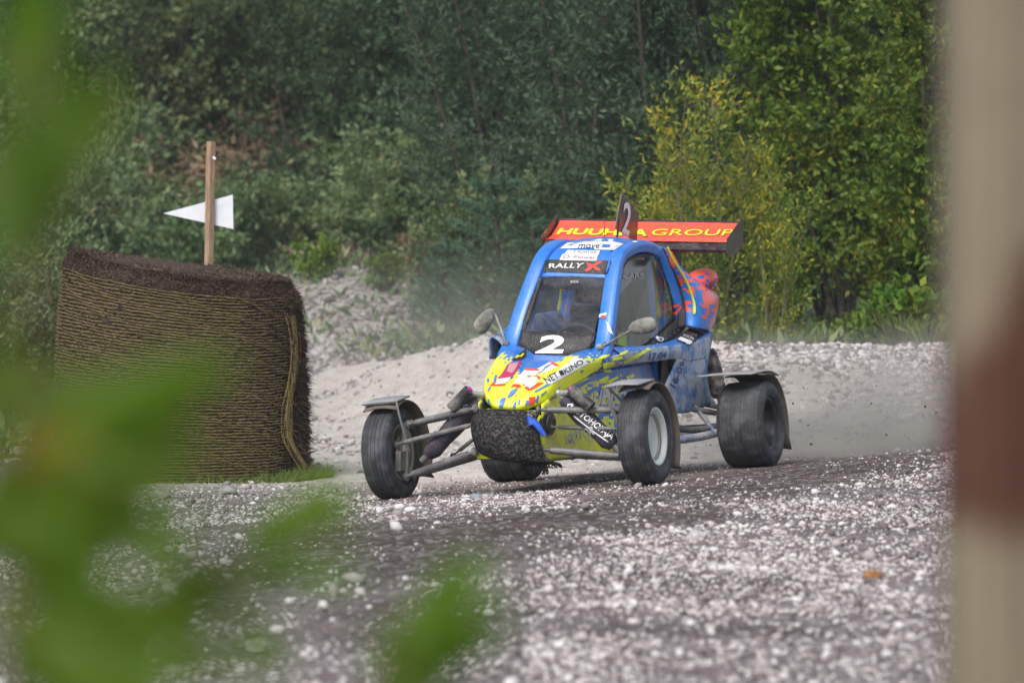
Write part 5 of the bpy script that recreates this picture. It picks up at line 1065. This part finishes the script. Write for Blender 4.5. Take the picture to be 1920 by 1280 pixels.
# ------------------------------------------------------------------ near post at the right, far out of focus
def near_post():
    m, t, p = mat('old beige paint with rust'); g = G(t); o = g.obj(); x, y, z = g.sep(o)
    n = g.noise(o, 7, 4, .6); n2 = g.noise(o, 30, 3, .6)
    zz = g.m('ADD', z, g.m('MULTIPLY', g.m('SUBTRACT', n, .5), .12))
    lo_ = g.m('ADD', zz, g.m('MULTIPLY', x, .9)); hi_ = g.m('SUBTRACT', zz, g.m('MULTIPLY', x, 1.6))   # the rust is wider toward the far side
    band = g.m('MULTIPLY', g.ss(zz, .985, 1.025), g.m('SUBTRACT', 1.0, g.ss(g.m('SUBTRACT', zz, g.m('MULTIPLY', g.m('ADD', x, .06), 1.5)), 1.12, 1.18)))
    col = g.mix(band, g.mix(n2, (.17, .14, .095, 1), (.23, .195, .135, 1)), g.mix(n, (.04, .014, .008, 1), (.10, .034, .017, 1)))
    g.set(p.inputs['Base Color'], col); p.inputs['Roughness'].default_value = .75; g.set(p.inputs['Normal'], g.bump(n2, .2, .002))
    Y = 2.7; x = X(1776, Y)+.075; r = empty('painted_post'); r.location = (x, Y, 0); tag(r, 'blurred beige post with a rust brown band at the right edge, close up', 'post')
    mb = MBD(); n_ = 10
    V = []; s_ = .075
    mb.box((0, 0, 1.1), (.15, .11, 2.4)); mb.build('post', m, r, False, .012)
    st = MBD(); st.box((-.035, -.06, 1.1), (.012, .012, 2.4)); st.build('edge_strip', m, r, False, .003)
near_post()
# ------------------------------------------------------------------ near shrub at the left, far out of focus
MT['nearleaf'] = m_leaf('near glossy leaves', [(.025, .062, .0005), (.07, .145, .001), (.16, .28, .003)], .3, .6)
MT['neartip'] = m_leaf('browning leaf', [(.20, .14, .01), (.30, .17, .01)], .4, .5)
def near_shrub():
    r = empty('near_shrub'); r.location = (-.45, 1.5, 0); tag(r, 'blurred green leafy shrub close to the camera, hanging across the left and lower left', 'bush')
    k = np.random.default_rng(6); mb = MBD(); org = Vector((-.45, 1.5, 0))
    def P3(px, py, d): return CAM+ray(px, py)*d*1.3-org
    # twigs (photo columns/rows at metre distances) and the leaves they carry: (base, tip, width, kind)
    twigs = [[(-60, 2300, 1.25), (0, 1300, 1.3), (40, 900, 1.35), (60, 500, 1.4), (70, 60, 1.45)], [(40, 900, 1.35), (150, 800, 1.4), (330, 740, 1.45)], [(0, 1300, 1.3), (200, 1180, 1.4), (420, 1080, 1.45), (600, 960, 1.5)],
             [(100, 2000, 1.3), (700, 1330, 1.45), (870, 1160, 1.5)], [(60, 500, 1.4), (110, 420, 1.42), (180, 230, 1.45)]]
    for t in twigs: mb.tube(curve([P3(*q) for q in t], 5), .0022, 6)
    mb.build('twigs', m_matte('reddish twig', (.06, .03, .015), (.12, .06, .03), 40, .7, .2, .002), r)
    leaves = [((60, 260, 1.45), (72, -80, 1.45), 78, 0), ((95, 400, 1.42), (205, 120, 1.42), 85, 0), ((20, 520, 1.4), (60, 220, 1.4), 105, 0), ((-30, 420, 1.38), (10, 170, 1.38), 60, 0),
              ((60, 850, 1.38), (400, 690, 1.38), 135, 0), ((10, 790, 1.36), (210, 900, 1.36), 120, 0), ((120, 830, 1.42), (300, 800, 1.42), 110, 0), ((200, 800, 1.40), (410, 730, 1.40), 80, 0), ((-40, 900, 1.34), (170, 980, 1.34), 130, 0), ((-60, 1010, 1.34), (140, 1090, 1.34), 110, 0), ((20, 760, 1.5), (190, 700, 1.5), 70, 0),
              ((60, 1000, 1.36), (200, 1180, 1.36), 120, 0), ((-30, 1150, 1.32), (200, 1230, 1.32), 120, 0), ((120, 1130, 1.36), (330, 1300, 1.36), 120, 0), ((250, 1180, 1.42), (380, 1010, 1.42), 60, 0), ((380, 1160, 1.45), (560, 1000, 1.45), 70, 0), ((470, 1070, 1.5), (660, 900, 1.5), 70, 0), ((300, 1060, 1.44), (470, 1120, 1.44), 60, 0), ((400, 1010, 1.6), (415, 900, 1.6), 34, 0),
              ((0, 1250, 1.3), (260, 1330, 1.3), 120, 0), ((140, 900, 1.4), (330, 930, 1.4), 70, 0), ((700, 1360, 1.5), (790, 1110, 1.5), 75, 0), ((800, 1300, 1.5), (900, 1020, 1.5), 80, 0), ((850, 1260, 1.52), (960, 1140, 1.52), 60, 0), ((660, 1200, 1.5), (780, 1190, 1.5), 50, 0), ((740, 1340, 1.5), (860, 1240, 1.5), 70, 0),
              ((30, 870, 1.3), (170, 800, 1.3), 55, 1), ((-20, 640, 1.5), (30, 560, 1.5), 40, 0), ((250, 1240, 1.4), (350, 1180, 1.4), 60, 0), ((-60, 700, 1.45), (40, 800, 1.45), 40, 0)]
    leaves += [((70, 350, 1.42), (225, 140, 1.42), 95, 0), ((-10, 470, 1.4), (90, 250, 1.4), 110, 0), ((20, 200, 1.45), (50, -60, 1.45), 70, 0), ((120, 260, 1.44), (110, 90, 1.44), 50, 0), ((20, 900, 1.4), (280, 760, 1.4), 120, 0), ((180, 760, 1.42), (440, 680, 1.42), 85, 0), ((60, 1200, 1.36), (320, 1130, 1.36), 110, 0), ((760, 1270, 1.5), (950, 1180, 1.5), 90, 0)]
    kk = random.Random(21)
    for cx, cy, sx, sy, n_ in ((70, 890, 150, 80, 12), (90, 1130, 160, 130, 18), (330, 1150, 150, 100, 9), (830, 1190, 90, 80, 5), (250, 1250, 200, 60, 8), (20, 380, 30, 80, 3), (300, 830, 110, 60, 5), (560, 1020, 60, 60, 4), (160, 1010, 160, 60, 8), (20, 700, 40, 60, 3)):
        for _ in range(n_):
            x, y, a_, l_, d_ = cx+kk.gauss(0, sx*.6), cy+kk.gauss(0, sy*.6), kk.uniform(-1.5, .3), kk.uniform(110, 210), kk.uniform(1.3, 1.75)
            leaves.append(((x-math.cos(a_)*l_/2, y-math.sin(a_)*l_/2, d_), (x+math.cos(a_)*l_/2, y+math.sin(a_)*l_/2, d_), kk.uniform(40, 75), 0))
    for a, c, w_, kind in leaves:
        A, B2 = P3(*a), P3(*c); L = B2-A; ax = L.normalized(); side = ax.cross(Vector((k.normal(0, .25), 1, k.normal(0, .25)))).normalized(); nrm = side.cross(ax).normalized(); hw = w_*1.0/FPX*a[2]*1.3/2; N = 12; V, F = [], []
        for i in range(N+1):
            u = i/N; wv = hw*math.sin(math.pi*min(u*.94+.03, 1))**.75*(1.1-.25*u); c_ = A+L*u+nrm*(.12*L.length*math.sin(u*3.0)); V += [c_-side*wv+nrm*wv*.35, c_, c_+side*wv+nrm*wv*.35]
        for i in range(N):
            for j in (0, 1): F.append((i*3+j, i*3+j+1, i*3+j+4, i*3+j+3))
        new('leaf', V, F, 'neartip' if kind else 'nearleaf', r)
near_shrub()

# ------------------------------------------------------------------ air: thin haze, and the dust the buggy throws up
def haze():
    m = bpy.data.materials.new('haze air'); m.use_nodes = True; t = m.node_tree; t.nodes.clear(); g = G(t)
    v = g.n('ShaderNodeVolumePrincipled', i={'Color': (.86, .90, .95, 1), 'Density': .0008, 'Anisotropy': .2}); o_ = g.n('ShaderNodeOutputMaterial'); t.links.new(v.outputs[0], o_.inputs['Volume'])
    mb = MBD(); mb.box((0, 60, 5), (120, 170, 22)); o = mb.build('haze', m, None, False); tag(o, kind='stuff')
def dust(name, c, r, dens, rz=0):
    import bmesh
    m = bpy.data.materials.new('thrown dust'); m.use_nodes = True; t = m.node_tree; t.nodes.clear(); g = G(t); o3 = g.obj()
    l = g.vm('LENGTH', o3) if False else g.n('ShaderNodeVectorMath', operation='LENGTH', i={0: o3}).outputs['Value']
    n = g.noise(o3, 1.7, 4, .6); f = g.m('MULTIPLY', g.m('SUBTRACT', 1.0, g.ss(l, .15, 1.0)), g.ss(n, .34, .7)); d = g.m('MULTIPLY', f, dens)
    v = g.n('ShaderNodeVolumePrincipled', i={'Color': (.80, .76, .70, 1), 'Density': d, 'Anisotropy': .1}); o_ = g.n('ShaderNodeOutputMaterial'); t.links.new(v.outputs[0], o_.inputs['Volume'])
    bm = bmesh.new(); bmesh.ops.create_icosphere(bm, subdivisions=3, radius=1); me = bpy.data.meshes.new(name); bm.to_mesh(me); bm.free(); me.materials.append(m)
    o = bpy.data.objects.new(name, me); COL.objects.link(o); o.location = c; o.scale = r; o.rotation_euler = (0, 0, rz); tag(o, kind='stuff')
haze()
dust('dust_cloud', (2.0, 22.6, .25), (2.3, 1.8, .75), 1.5); dust('dust_cloud', (-.6, 24.5, .5), (2.2, 2.0, 1.1), .35)
dust('dust_cloud', (2.05, 21.6, .16), (1.1, .8, .32), 2.6, 1.2)
S.cycles.volume_step_rate = 2; S.cycles.volume_max_steps = 96; S.cycles.volume_bounces = 0

def grit():
    k = np.random.default_rng(31); n = 60; o = np.array(MB @ w2b((.70, 1.95, .10))); u = k.uniform(0, 1, n)**1.3
    P = o[None]+np.stack([.15+u*1.5+k.normal(0, .1, n), u*1.0+k.normal(0, .25, n), .02+np.abs(k.normal(0, .22, n))*(1-.5*u)], 1); sz = .002+.008*k.uniform(0, 1, n)**3
    L = ICO[None]*(1+k.uniform(-.3, .3, (n, 12, 1)))*sz[:, None, None]+P[:, None, :]; F = ICF[None]+(np.arange(n)*12)[:, None, None]
    tag(fast('flying_grit', L.reshape(-1, 3), F.reshape(-1, 3), m_matte('dark wet grit', (.03, .022, .02), (.12, .09, .08), 30)), kind='stuff')
grit()
